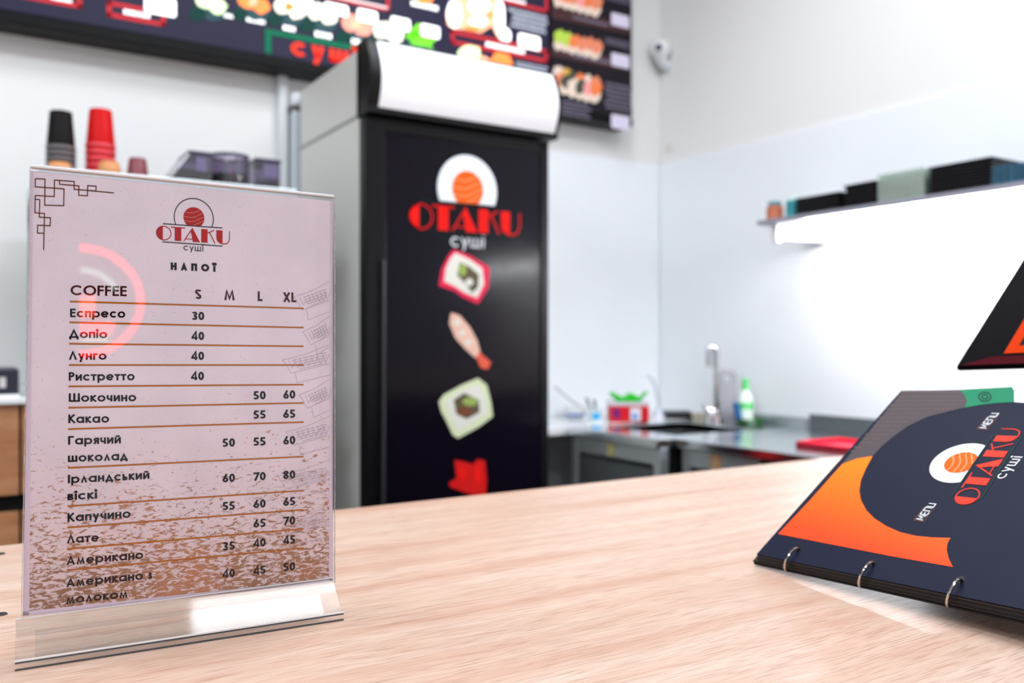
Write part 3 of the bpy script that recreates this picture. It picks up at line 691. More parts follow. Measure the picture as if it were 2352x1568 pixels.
lo0 = dr(938, 497); lo1 = dr(1195, 511)
kf = (lo1.x - lo0.x) / (1473 - 145.0); zc = dr(1067, 505).z
def fl_(x, y, off=.002): return Vector((lo0.x + (x - 145) * kf, FY - off, zc - (y - 783) * kf * 1.02))
ink('door_red', (232, 26, 20)); ink('door_orange', (244, 96, 26)); ink('door_white', (240, 244, 250)); ink('door_green', (14, 30, 32)); ink('rice', (226, 226, 216)); ink('avocado', (150, 170, 90)); ink('filling', (92, 84, 64)); ink('roe_pink', (226, 44, 84)); ink('shrimp', (232, 190, 170)); ink('shrimp_red', (224, 96, 74)); ink('sesame', (216, 226, 186)); ink('ginger', (206, 26, 24)); ink('fish_brown', (120, 70, 48))
put(LOGO['disc'], fl_, 'emblem_plate', 'door_white', door)
put(LOGO['ball'], lambda x, y: fl_(x, y, .0026), 'emblem_disc', 'door_orange', door)
put([q_ for P in LOGO['waves'] for q_ in strip(P, 7)], lambda x, y: fl_(x, y, .0032), 'emblem_waves', 'ink_salmon', door)
put(LOGO['letters'], fl_, 'emblem_lettering', 'door_red', door)
put(LOGO['bars'], fl_, 'emblem_bars', 'door_green', door)
put([[(450 + (x - 637) * 1.12 + 175, 968 + (y - 985) * 1.15) for x, y in q_] for q_ in LOGO['sushi']], fl_, 'emblem_caption', 'door_white', door)
def pic(name, layers):
    base = None
    for k, (m_, P) in enumerate(layers):
        o = put([P] if not isinstance(P[0][0], (tuple, list)) else P, lambda x, y: dr(x, y, .002 + .0006 * k), name if k == 0 else name + '_detail', m_, door)
pic('roll_picture', [('roe_pink', [(1042, 572), (1082, 588), (1124, 614), (1122, 660), (1098, 698), (1062, 682), (1044, 668), (1008, 656), (1014, 618), (1028, 590)]),
    ('rice', [(1046, 580), (1080, 596), (1108, 616), (1112, 652), (1096, 684), (1066, 672), (1046, 658), (1020, 646), (1024, 616), (1034, 594)]),
    ('filling', [(1056, 602), (1078, 612), (1100, 630), (1098, 660), (1084, 672), (1068, 650), (1050, 632)]), ('avocado', ell(1062, 620, 10, 14, 12)), ('rice', ell(1078, 648, 9, 9, 10))])
pic('shrimp_picture', [('shrimp', [(1036, 718), (1056, 724), (1080, 752), (1096, 782), (1104, 812), (1092, 822), (1070, 802), (1046, 776), (1032, 742)]), ('shrimp_red', [(1100, 808), (1128, 832), (1120, 848), (1104, 844), (1094, 820)]),
    ('rice', [ell(1050, 740, 8, 7, 10), ell(1062, 764, 8, 7, 10), ell(1076, 786, 8, 7, 10)])])
pic('roll_picture', [('sesame', [(1008, 922), (1020, 906), (1060, 884), (1098, 868), (1118, 884), (1128, 924), (1132, 956), (1100, 980), (1052, 1006), (1040, 998), (1024, 964), (1014, 946)]),
    ('rice', [(1022, 920), (1062, 896), (1096, 882), (1112, 898), (1120, 948), (1052, 990), (1034, 958)]), ('filling', [(1042, 918), (1066, 902), (1100, 918), (1102, 946), (1072, 962), (1048, 950)]), ('avocado', ell(1080, 922, 18, 10, 14)), ('fish_brown', ell(1066, 944, 18, 10, 14))])
pic('ginger_picture', [('ginger', [(1044, 1056), (1066, 1060), (1086, 1066), (1098, 1054), (1114, 1058), (1118, 1100), (1116, 1136), (1086, 1136), (1062, 1128), (1034, 1118), (1032, 1108), (1048, 1098)]), ('door_red', [ell(1062, 1086, 10, 16, 10, .15, 3), ell(1098, 1092, 8, 24, 10, .15, 4)])])

# ------------------------------------------------------------------ menu boards on the back wall
BY = 2.847; BZ = 2.062
def bo(px, py, off=0.0): return onY(px, py, BY - off)
xm = bo(1262, 100).x; xr = bo(1452, 298).x
mat('board_frame', (5, 5, 6), .4, 0, .15); mat('board_bg', (34, 32, 52), .4, 0, .15, emit=.5); mat('board_bg_dim', (22, 18, 26), .4, 0, .2, emit=.1)
EM = .55
for n_, c_ in (('white', (255, 255, 255)), ('red', (206, 52, 58)), ('green', (8, 122, 88)), ('cream', (255, 244, 224)), ('salmon', (255, 176, 140)), ('orange', (255, 138, 70)), ('teal', (52, 84, 92)), ('herb', (110, 210, 50)), ('title', (250, 62, 40)), ('pink', (250, 150, 130)), ('lime', (226, 244, 190)), ('text', (206, 212, 226)), ('darkgreen', (16, 62, 56))):
    mat('lit_' + n_, c_, .4, 0, .1, emit=1.0 if n_ == 'white' else .12 if n_ in ('red', 'green', 'title', 'teal', 'darkgreen', 'text') else EM)
for n_, c_ in (('tag', (206, 200, 222)), ('band', (58, 20, 26)), ('text', (112, 104, 124)), ('rice', (226, 206, 190)), ('salmon', (224, 130, 96)), ('orange', (232, 120, 60)), ('lime', (176, 206, 70)), ('yolk', (206, 160, 70)), ('nori', (60, 66, 48)), ('pink', (236, 150, 150))):
    mat('dim_' + n_, c_, .4, emit=.1)
def board(name, label, x0, x1, bg):
    t_ = thing(name, label, 'menu board', ((x0 + x1) / 2, WY, BZ))
    MB().box(x0, x1, BY + .004, WY, BZ, 3.0).build('case', 'board_frame', t_)
    pan = MB().box(x0 + .004, x1 - .004, BY, BY + .004, BZ + .037, 2.98).build('printed_panel', bg, t_)
    MB().box(x0, x1, BY - .004, BY + .004, BZ, BZ + .035).build('lower_frame', 'board_frame', t_, bevel=.003)
    return t_, pan
b1, pan1 = board('menu_board', 'long lit menu board with dish pictures and price tags above the fridge', -1.2, xm, 'board_bg')
b2, pan2 = board('menu_board', 'narrow dim menu board with sushi pictures nearest the wall corner', xm + .004, xr, 'board_bg_dim')
OFF = [0.001]
def flat(pan, name, m_, polys):
    OFF[0] += .00006
    o_ = OFF[0]
    return put(polys, lambda x, y: bo(x, y, o_), name, m_, pan)
def rect3(x0, y0, x1, y1, rad=.006, off=.001):
    a_ = bo(x0, y0); b_ = bo(x1, y1); X0, X1 = a_.x, b_.x; Z1, Z0 = a_.z, b_.z; P = []
    for cx, cz, s0 in ((X1 - rad, Z1 - rad, 0), (X0 + rad, Z1 - rad, 90), (X0 + rad, Z0 + rad, 180), (X1 - rad, Z0 + rad, 270)):
        for k in range(5): t_ = math.radians(s0 + k * 22.5); P.append(Vector((cx + rad * math.cos(t_), BY - off, cz + rad * math.sin(t_))))
    return P
def tagm(pan, x0, y0, x1, y1, m_='lit_white', name='price_tag', rad=.008):
    OFF[0] += .00006; return MB().poly(rect3(x0, y0, x1, y1, rad, OFF[0])).build(name, m_, pan)
def frame(pan, x0, y0, x1, y1, m_, w_=.011, name='title_frame', fill=None):
    OFF[0] += .00006
    a_ = bo(x0, y0); b_ = bo(x1, y1); X0, X1, Z1, Z0 = a_.x, b_.x, a_.z, b_.z; o_ = BY - OFF[0]; mb = MB()
    for q0, q1, r0, r1 in ((X0, X1, Z1 - w_, Z1), (X0, X1, Z0, Z0 + w_), (X0, X0 + w_, Z0, Z1), (X1 - w_, X1, Z0, Z1)):
        mb.poly([(q0, o_, r0), (q1, o_, r0), (q1, o_, r1), (q0, o_, r1)])
    return mb.build(name, m_, pan)
def words(pan, x0, y0, x1, y1, rows, m_, seed=1, name='small_text'):
    OFF[0] += .00006
    rg = random.Random(seed); a_ = bo(x0, y0); b_ = bo(x1, y1); X0, X1, Z1, Z0 = a_.x, b_.x, a_.z, b_.z; o_ = BY - OFF[0]; mb = MB(); hgt = (Z1 - Z0) / rows
    for r_ in range(rows):
        x = X0 + (rg.random() * .15) * (X1 - X0); e_ = X1 - (rg.random() * .12) * (X1 - X0); z = Z1 - hgt * (r_ + .8)
        while x < e_:
            w_ = hgt * (.25 + .3 * rg.random()); mb.poly([(x, o_, z), (x + w_, o_, z), (x + w_, o_, z + hgt * .6), (x, o_, z + hgt * .6)]); x += w_ + hgt * .14
    return mb.build(name, m_, pan)
B = pan1
frame(B, 40, -45, 188, 21, 'lit_red', .013); words(B, 108, -12, 166, 9, 1, 'lit_white', 2)
frame(B, 245, 1, 380, 62, 'lit_red', .013); words(B, 282, 18, 346, 46, 1, 'lit_white', 3)
tagm(B, 332, -14, 404, 41)
words(B, 465, 18, 537, 46, 1, 'lit_white', 4); words(B, 562, 36, 612, 60, 1, 'lit_white', 5)
# bowls with dips and salads
for x, y, s_, c_, c2 in ((487, 0, 1, 'lime', 'cream'), (586, 0, 1, 'orange', 'salmon'), (668, 12, 1, 'cream', 'orange'), (742, 26, 1, 'cream', 'lime'), (822, 52, 1, 'pink', 'salmon'), (895, 68, 1, 'cream', 'lime')):
    flat(B, 'bowl_picture', 'lit_teal', [[(x - 40, y + 4), (x + 36, y + 22), (x + 24, y + 44), (x - 2, y + 48), (x - 26, y + 36)]])
    flat(B, 'leaf_picture', 'lit_darkgreen', [ell(x - 34, y + 32, 20, 16, 12, .2, x)])
    flat(B, 'dish_picture', 'lit_' + c_, [ell(x - 14, y, 24, 20, 16, .12, x + 1), ell(x + 14, y + 14, 20, 18, 16, .12, x + 2)])
    flat(B, 'dish_highlight', 'lit_' + c2, [ell(x - 4, y + 4, 12, 10, 12, .15, x + 3)])
flat(B, 'herb_picture', 'lit_herb', [ell(968, 90, 34, 26, 22, .4, 9), ell(955, 76, 16, 18, 14, .35, 10)])
flat(B, 'bowl_picture', 'lit_teal', [[(930, 98), (996, 112), (978, 122), (946, 116)]])
for a_ in ((668, -12, 718, 20), (745, 4, 799, 40), (820, 19, 866, 57), (897, 37, 941, 74), (966, 54, 1009, 91), (1190, 76, 1239, 119)): tagm(B, *a_)
for k, a_ in enumerate(((645, 54, 682, 78), (722, 68, 764, 95), (801, 84, 843, 111))): pass
mat('lit_frame_green', (8, 112, 80), .4, 0, .1, emit=.12)
g0 = bo(608, 66); g1 = bo(900, 66)
OFF[0] += .0001
MB().poly([(g0.x, BY - OFF[0], g0.z), (g1.x, BY - OFF[0], g0.z), (g1.x, BY - OFF[0], g0.z - .017), (g0.x, BY - OFF[0], g0.z - .017)]).poly([(g0.x, BY - OFF[0] - .0001, g0.z), (g0.x + .02, BY - OFF[0] - .0001, g0.z), (g0.x + .02, BY - OFF[0] - .0001, BZ + .04), (g0.x, BY - OFF[0] - .0001, BZ + .04)]).build('section_frame', 'lit_frame_green', B)
for k, a_ in enumerate(((645, 54, 682, 78), (722, 68, 764, 95), (801, 84, 843, 111))): words(B, *a_, 1, 'lit_white', 20 + k)
P, w_ = text_polys('суші', .115, .2)
OFF[0] += .0001
s0 = bo(667, 128); s1 = bo(818, 158); zb = s0.z + .002; kx = (s1.x - s0.x) / w_
put(P, lambda x, y: Vector((s0.x + x * kx, BY - OFF[0], zb + y * .062)), 'section_title', 'lit_title', B)
frame(B, 720, -50, 894, 28, 'lit_red', .013); words(B, 745, -15, 890, 22, 2, 'lit_white', 31)
words(B, 943, -2, 1001, 29, 1, 'lit_white', 32); flat(B, 'dish_picture', 'lit_orange', [ell(975, -4, 20, 14, 14, .1, 5)])
flat(B, 'dish_picture', 'lit_salmon', [[(1028, 58), (1024, 30), (1040, 5), (1070, -20), (1140, -20), (1160, 20), (1150, 60), (1172, 88), (1160, 98), (1142, 84), (1130, 60), (1104, 76), (1070, 68), (1042, 66)]])
flat(B, 'dish_highlight', 'lit_white', [ell(1044, 32, 17, 32, 18, .1, 41), ell(1100, 14, 26, 18, 18, .1, 42), ell(1148, 40, 12, 40, 16, .08, 43), ell(1160, 82, 14, 18, 14, .1, 44), ell(1098, 48, 20, 12, 14, .1, 46)])
flat(B, 'dish_highlight', 'lit_orange', [ell(1086, 66, 20, 7, 14, .2, 45), ell(1126, 34, 8, 8, 10, .2, 47)])
frame(B, 1150, -50, 1257, 31, 'lit_red', .013); words(B, 1110, -20, 1206, 12, 1, 'lit_white', 48); words(B, 1166, 16, 1256, 82, 4, 'lit_text', 49)
frame(B, 1034, 68, 1257, 146, 'lit_red', .014); words(B, 1108, 92, 1202, 128, 1, 'lit_white', 50); tagm(B, 1190, 77, 1239, 118)
flat(B, 'dish_picture', 'lit_lime', [ell(1079, 124, 26, 20, 16, .12, 51)]); flat(B, 'dish_picture', 'lit_salmon', [ell(1110, 140, 14, 12, 12, .1, 52)]); flat(B, 'dish_picture', 'lit_orange', [ell(1150, 142, 26, 22, 16, .12, 53)])
words(B, 1172, 138, 1256, 182, 4, 'lit_text', 54)
B = pan2
for y in (14, 100):
    flat(B, 'title_band', 'dim_band', [[(1266, y), (1450, y + 42), (1450, y + 66), (1266, y + 28)]])
    words(B, 1314, y + 20, 1402, y + 52, 1, 'dim_text', y)
def sushi(x, y, cols, seed):
    rg = random.Random(seed)
    for j in range(6):
        xx = x + j * 17; yy = y + j * 4.5
        flat(B, 'dish_picture', 'dim_rice', [ell(xx, yy + 12, 12, 17, 12, .12, seed + j, .3)]); flat(B, 'dish_picture', cols[j % len(cols)], [ell(xx + 2, yy - 6 + rg.random() * 8, 13, 16, 12, .18, seed + 20 + j, .3)])
sushi(1284, -12, ['dim_pink', 'dim_orange', 'dim_salmon'], 60); sushi(1284, 86, ['dim_lime', 'dim_lime', 'dim_orange', 'dim_salmon', 'dim_salmon', 'dim_salmon'], 80)
sushi(1280, 170, ['dim_rice', 'dim_yolk', 'dim_nori', 'dim_orange', 'dim_rice', 'dim_salmon'], 100); sushi(1282, 186, ['dim_salmon', 'dim_nori', 'dim_rice', 'dim_nori', 'dim_pink', 'dim_orange'], 130)
for y in (29, 121, 262): tagm(B, 1401, y, 1443, y + 39, 'dim_tag')
words(B, 1392, -20, 1450, 16, 3, 'dim_text', 61); words(B, 1380, 84, 1448, 116, 3, 'dim_text', 62); words(B, 1384, 186, 1450, 262, 6, 'dim_text', 63); words(B, 1274, 226, 1354, 276, 4, 'dim_text', 64)

# ------------------------------------------------------------------ wall fittings
mat('duct_white', (226, 230, 234), .35); mat('duct_grey', (120, 122, 118), .5)
a_ = onY(634, 300, WY).x; b_ = onY(654, 300, WY).x
tag(MB().box(a_, b_, WY - .035, WY, .0, BZ).build('cable_duct', 'duct_white', bevel=.003), 'slim white cable duct running up the wall beside the fridge', 'cable duct')
x0 = b_ + .006; x1 = onY(690, 300, 2.9).x + .03; zt = onY(670, 212, 2.88).z
t = thing('steel_riser', 'pale satin metal riser box between the white duct and the fridge', 'duct', ((x0 + x1) / 2, 2.9, 0))
mat('riser_satin', (214, 222, 230), .3, .15); MB().box(x0, x1, 2.88, WY, .0, zt - .06).build('body', 'riser_satin', t, bevel=.003); MB().box(x0, x1, 2.89, WY, zt - .06, zt - .04).build('slot', 'duct_grey', t); MB().box(x0 - .003, x1 + .003, 2.875, WY, zt - .04, zt).build('cap', 'duct_white', t, bevel=.003)
# security camera
p = onX(1517, 114, WX - .045)
t = thing('security_camera', 'small white ball security camera high in the wall corner', 'security camera', (WX, p.y, p.z - .05))
def ball(c, r_, n_=16, sq=1.0):
    mb = MB(); mb.lathe([(r_ * math.sin(math.pi * k / n_), c.z - r_ * sq * math.cos(math.pi * k / n_)) for k in range(n_ + 1)], c.x, c.y, 24); return mb
ball(p, .046).build('ball', 'white_gloss', t, True)
dv = (C0 - p); dv.z *= .6; dv = (dv.normalized() + Vector((-.25, .0, .05))).normalized()
MB().tube([p + dv * .036, p + dv * .05], .021, 20).build('lens_bezel', 'white_gloss', t, True)
mat('lens_blue', (58, 74, 92), .1); MB().tube([p + dv * .045, p + dv * .0505], .015, 18).build('lens', 'lens_blue', t, True)
MB().tube([p + Vector((.0, 0, -.03)), p + Vector((.014, .0, -.058)), Vector((WX, p.y, p.z - .07))], [.032, .024, .02], 18).build('bracket', 'duct_white', t, True)
p = onX(1538, 338, WX)
mat('rose_ivory', (228, 226, 218), .6)
tag(MB().tube([(WX, p.y, p.z), (WX - .006, p.y, p.z)], .022, 20).build('wall_rosette', 'rose_ivory'), 'faint round ivory cover plate on the right wall below the camera', 'cover plate')

# ------------------------------------------------------------------ coffee station at the back left
SY = 2.30; SZ = 1.042
t = thing('coffee_station', 'wooden back counter with drawers seen left of the menu stand', 'cabinet', (-.35, 2.6, 0))
MB().box(-1.6, .7, SY + .02, 2.94, .1, SZ - .02).build('carcass', 'matt_black', t)
MB().box(-1.62, .72, SY - .01, 2.94, SZ - .014, SZ).build('worktop', 'white_gloss', t, bevel=.002)
MB().box(-1.58, .68, SY + .06, 2.9, 0, .1).build('plinth', 'matt_black', t)
for k in range(4):
    xa = -1.6 + k * .575
    MB().box(xa + .003, xa + .572, SY, SY + .02, .822, SZ - .014).build('drawer', 'walnut_front', t, bevel=.001)
    MB().box(xa + .003, xa + .572, SY, SY + .02, .11, .782).build('door', 'walnut_front', t, bevel=.001)
# small black card terminal box on the station
p = onZ(8, 905, SZ); p2 = onZ(46, 905, SZ)
t = thing('receipt_printer', 'small dark box with a pale badge on the wooden back counter, far left', 'printer', (.03, 2.42, SZ))
mat('slate', (34, 38, 50), .35); mat('badge', (200, 196, 196), .3)
MB().box(-.14, .125, 2.34, 2.52, SZ, SZ + .066).build('case', 'slate', t, bevel=.005); MB().box(.085, .098, 2.337, 2.342, SZ + .022, SZ + .046).build('badge', 'badge', t); MB().box(-.14, .125, 2.335, 2.34, SZ, SZ + .006).build('foot_rail', 'white_gloss', t)

# espresso machine hidden behind the card, cups and canisters stand on it
MX0, MX1, MY0, MY1, MZ = .17, .79, 2.36, 2.80, 1.585
t = thing('coffee_machine', 'steel espresso machine behind the menu card carrying cups and canisters', 'coffee machine', ((MX0 + MX1) / 2, 2.6, SZ))
MB().box(MX0, MX1, MY0 + .12, MY1, SZ + .03, MZ - .03).build('body', 'steel_dark', t, bevel=.008); MB().box(MX0, MX1, MY0, MY1, MZ - .12, MZ - .03).build('head', 'steel', t, bevel=.008)
MB().box(MX0 - .003, MX1 + .003, MY0 - .003, MY1 + .003, MZ - .03, MZ).build('cup_tray', 'steel', t, bevel=.004); MB().box(MX0 + .02, MX1 - .02, MY0 - .02, MY0 + .14, SZ + .03, SZ + .08).build('drip_tray', 'steel', t, bevel=.004)
for x in (MX0 + .04, MX1 - .04):
    for y in (MY0 + .02, MY1 - .04): MB().lathe([(.0, SZ), (.02, SZ), (.018, SZ + .035), (0, SZ + .035)], x, y, 14).build('foot', 'black', t, True)
for x in (MX0 + .2, MX1 - .2):
    g = MB().lathe([(0, MZ - .19), (.035, MZ - .19), (.038, MZ - .12), (0, MZ - .12)], x, MY0 + .06, 18).build('group_head', 'chrome', t, True)
    MB().tube([(x, MY0 + .03, MZ - .18), (x, MY0 - .1, MZ - .19)], .012, 10).build('portafilter', 'black', g, True)
def cup(cx, cy, z, r0, r1, hgt, mbody, mrim, label, group, nm='paper_cup'):
    t_ = thing(nm, label, 'cup', (cx, cy, z), group)
    MB().lathe([(r1 - .002, z + .002), (r1, z + .004), (r0, z + hgt - .002), (r0 - .002, z + hgt), (r0 - .003, z + hgt - .004), (0, z + hgt - .004)], cx, cy, 26).build('body', mbody, t_, True)
    MB().lathe([(r1 - .003, z), (r1 + .001, z), (r1 + .0022, z + .0035), (r1 + .001, z + .0085), (r1 - .003, z + .0085)], cx, cy, 26).build('rim', mrim, t_, True)
    return t_
mat('cup_black', (12, 10, 10), .6, 0, .15); mat('cup_black_rim', (112, 104, 106), .5); mat('cup_red', (196, 2, 8), .5, 0, .15); mat('cup_red_rim', (226, 70, 82), .5); mat('kraft', (206, 140, 86), .6); mat('kraft_rim', (190, 130, 84), .6); mat('cup_wine', (118, 44, 54), .45); mat('cup_wine_rim', (60, 24, 34), .45)
ORD = ['topmost', 'second from the top', 'third from the top', 'fourth from the top', 'fifth from the top', 'sixth from the top', 'seventh from the top', 'eighth from the top', 'ninth from the top']
def stack(px, ytop, Y, n_, dz, r0, r1, hgt, mb_, mr_, label, group):
    p_ = onY(px, ytop, Y); c_ = cup(p_.x, Y, MZ, r0, r1, hgt, mb_, mr_, label, group)
    for k in range(n_):
        o_ = c_ if k == 0 else dup(c_, (p_.x, Y, MZ + k * dz)); o_['label'] = label % ORD[n_ - 1 - k]
    return p_
ptop = onY(140, 257, 2.52)
stack(140, 257, 2.52, 6, (ptop.z - .098 - MZ) / 5, .0265, .034, .098, 'cup_black', 'cup_black_rim', 'upturned black paper cup, %s in the tall black cup stack', 'nested black paper cups')
ptop = onY(231, 253, 2.52)
stack(231, 253, 2.52, 6, (ptop.z - .1 - MZ) / 5, .0275, .0355, .1, 'cup_red', 'cup_red_rim', 'upturned red paper cup, %s in the tall red cup stack', 'nested red paper cups')
p_ = onY(137, 374, 2.42); cup(p_.x, 2.42, MZ, .024, .030, p_.z - MZ, 'kraft', 'kraft_rim', 'brown kraft cup upturned in front of the black cup stack', None)
p_ = onY(251, 372, 2.40); cup(p_.x, 2.40, MZ, .022, .029, p_.z - MZ, 'kraft', 'kraft_rim', 'brown kraft cup upturned in front of the red cup stack', None)
p_ = onY(316, 364, 2.46); cup(p_.x, 2.46, MZ, .021, .028, p_.z - MZ, 'cup_wine', 'cup_wine_rim', 'small wine-red cup upturned between red stack and canisters', None)
# smoky canisters with beans
acrylic('smoky', (.36, .31, .44), .05, .1, .08)
mat('smoky_rim', (52, 46, 78), .3); noisy('beans', (46, 26, 22), (70, 42, 34), 60, .5, .5); mat('canister_label', (104, 96, 130), .5)
def canister(xa, xb, yt, Y, label, skew=0, rnd=False):
    a1 = onY(xa, 400, Y).x; b1 = onY(xb, 400, Y).x; zt_ = onY((xa + xb) / 2, yt, Y).z; dp = .13
    t_ = thing('canister', label, 'canister', ((a1 + b1) / 2, Y + dp / 2, MZ), 'smoky canisters')
    if rnd:
        rr = (b1 - a1) / 2; cx, cy = (a1 + b1) / 2, Y + rr
        MB().lathe([(rr * .9, MZ), (rr, MZ + .01), (rr, zt_ - .006), (rr * .97, zt_)], cx, cy, 28).build('body', 'smoky', t_, True)
        MB().lathe([(0, MZ + .002), (rr * .88, MZ + .002), (rr * .95, MZ + .05), (0, MZ + .055)], cx, cy, 24).build('contents', 'beans', t_, True)
        MB().lathe([(rr * .93, zt_ - .008), (rr * 1.02, zt_ - .008), (rr * 1.02, zt_), (rr * .93, zt_), (rr * .93, zt_ - .008)], cx, cy, 28).build('rim', 'smoky_rim', t_, True)
    else:
        MB().hexa([(a1, Y, MZ), (b1, Y, MZ), (b1, Y + dp, MZ), (a1, Y + dp, MZ)], [(a1 + skew, Y, zt_), (b1, Y, zt_), (b1, Y + dp, zt_), (a1 + skew, Y + dp, zt_)]).build('body', 'smoky', t_, bevel=.006)
        MB().box(a1 + .01 + skew * .4, b1 - .006, Y + .006, Y + dp - .006, MZ + .002, MZ + .045).build('contents', 'beans', t_)
        MB().box(a1 + skew - .002, b1 + .002, Y - .003, Y + dp + .003, zt_ - .005, zt_ + .003).build('lid', 'smoky_rim', t_, bevel=.002)
        MB().box(a1 + skew + (b1 - a1 - skew) * .3, b1 - (b1 - a1) * .12, Y - .002, Y - .0005, zt_ - .05, zt_ - .012).build('label_patch', 'canister_label', t_)
canister(374, 488, 347, 2.44, 'smoky canister with a sloping left side, leftmost behind the menu card', .065)
canister(492, 583, 350, 2.47, 'rounded smoky canister between the sloping and the low square one', 0, True)
canister(587, 645, 367, 2.50, 'low square smoky canister, the one nearest the white cable duct')

# ------------------------------------------------------------------ sink corner
TZ = .86
def legs(t_, pts, z1, m_='steel'):
    for x, y in pts: MB().box(x - .018, x + .018, y - .018, y + .018, 0, z1).build('leg', m_, t_, bevel=.003)
mat('sticker', (196, 190, 130), .6); mat('sticker_tan', (186, 150, 110), .6)
t = thing('side_table', 'white-topped side table along the back wall right of the fridge', 'table', (2.1, 2.78, 0))
MB().box(1.62, 2.60, 2.62, 2.935, TZ - .03, TZ).build('table_top', 'white_gloss', t, bevel=.003)
legs(t, ((1.66, 2.66), (2.56, 2.66), (1.66, 2.90), (2.56, 2.90)), TZ - .03)
def sink_top(mb, x0, x1, y0, y1, hx0, hx1, hy0, hy1, z0, z1):
    for a, b, c, d_ in ((x0, hx0, y0, y1), (hx1, x1, y0, y1), (hx0, hx1, y0, hy0), (hx0, hx1, hy1, y1)): mb.box(a, b, c, d_, z0, z1)
t = thing('sink_table', 'stainless sink table with open frame beside the fridge', 'sink', (2.24, 2.36, 0))
mb = MB(); sink_top(mb, 1.88, 2.60, 2.125, 2.605, 2.02, 2.38, 2.19, 2.54, TZ - .03, TZ); mb.build('table_top', 'steel_top', t, bevel=.003)
mb = MB()
for a, b, c, d_ in ((2.01, 2.02, 2.18, 2.55), (2.38, 2.39, 2.18, 2.55), (2.02, 2.38, 2.18, 2.19), (2.02, 2.38, 2.54, 2.55)): mb.box(a, b, c, d_, TZ - .25, TZ - .004)
mb.box(2.01, 2.39, 2.18, 2.55, TZ - .26, TZ - .25); mb.build('basin', 'steel_dark', t)
MB().box(1.90, 1.915, 2.14, 2.59, TZ - .085, TZ - .03).build('apron', 'steel', t)
MB().box(1.90, 1.912, 2.17, 2.56, .25, TZ - .1).build('lower_panel', 'steel_dark', t)
MB().box(2.585, 2.60, 2.125, 2.605, TZ, TZ + .035).build('splashback', 'steel', t)
legs(t, ((1.915, 2.145), (1.915, 2.585), (2.58, 2.145), (2.58, 2.585)), TZ - .03)
MB().box(1.8975, 1.90, 2.36, 2.40, TZ - .08, TZ - .035).build('sticker', 'sticker', t)
t = thing('work_bench', 'stainless work bench with dark cabinet below, along the right wall', 'table', (2.25, 1.4, 0))
MB().box(1.95, 2.60, 1.16, 2.11, TZ - .028, TZ).build('worktop', 'steel_top', t, bevel=.003)
MB().box(2.586, 2.602, 1.16, 2.11, TZ, TZ + .05).build('splashback', 'steel_dark', t)
MB().box(1.965, 1.98, 1.79, 2.10, TZ - .085, TZ - .028).build('apron', 'steel', t)
legs(t, ((1.985, 2.085), (1.985, 1.80), (2.57, 2.085)), TZ - .028)
MB().box(1.963, 1.965, 1.93, 1.975, TZ - .08, TZ - .035).build('sticker', 'sticker_tan', t)
MB().box(1.975, 2.58, 1.18, 1.775, .08, TZ - .03).build('cabinet', 'matt_black', t, bevel=.004)
for k in range(2):
    d_ = MB().box(1.962, 1.975, 1.19 + k * .295, 1.48 + k * .295, .1, TZ - .05).build('cabinet_door', 'black', t, bevel=.003)
    MB().box(1.948, 1.962, 1.3 + k * .295, 1.38 + k * .295, TZ - .09, TZ - .08).build('handle', 'steel', d_, bevel=.002)
# tall tap
def tap(px, py, ytop, xa, ya, r_, label, mm):
    b0 = onZ(px, py, TZ); dep = (b0 - C0).dot(CF)
    def at(x, y): return C0 + ray(x, y) * dep
    t_ = thing('tap', label, 'tap', (b0.x, b0.y, TZ))
    MB().lathe([(0, TZ + .03), (r_ * 1.9, TZ + .03), (r_ * 2.1, TZ), (0, TZ)], b0.x, b0.y, 18).build('base', mm, t_, True)
    top = at(px, ytop + (px - xa) / 2); P = [b0, at(px, py - 60)]; cx = (px + xa) / 2; rr = (px - xa) / 2
    for k in range(11): a2 = math.pi * k / 10; P.append(at(cx + rr * math.cos(a2), ytop + rr * 1.4 - rr * 1.4 * math.sin(a2)))
    P.append(at(xa, ya)); MB().tube(P, r_, 12).build('spout', mm, t_, True)
    lv = b0 + Vector((0, 0, .045)); MB().tube([lv, lv - CR * .035 + Vector((0, 0, .004)), lv - CR * .05 + Vector((0, 0, .03))], [.014, .011, .006], 10).build('lever', mm, t_, True)
tap(1645, 972, 797, 1627, 842, .0125, 'tall swan-neck chrome tap standing on the sink table', MATS['chrome'])
mat('tap_white', (214, 222, 232), .2)
b0 = onZ(1511, 961, TZ); dep = (b0 - C0).dot(CF); at = lambda x, y: C0 + ray(x, y) * dep
t = thing('tap', 'slender pale curved tap in the corner behind the red tub', 'tap', (b0.x, b0.y, TZ))
MB().tube([b0, at(1513, 925), at(1507, 892), at(1498, 870), at(1491, 861), at(1485, 866)], [.011, .008, .007, .007, .006, .005], 10).build('spout', 'tap_white', t, True)
MB().lathe([(0, TZ + .04), (.018, TZ + .035), (.026, TZ), (0, TZ)], b0.x, b0.y, 16).build('base', 'tap_white', t, True)

def place(px, py, z=TZ): p_ = onZ(px, py, z); return p_, (p_ - C0).dot(CF) / FPX
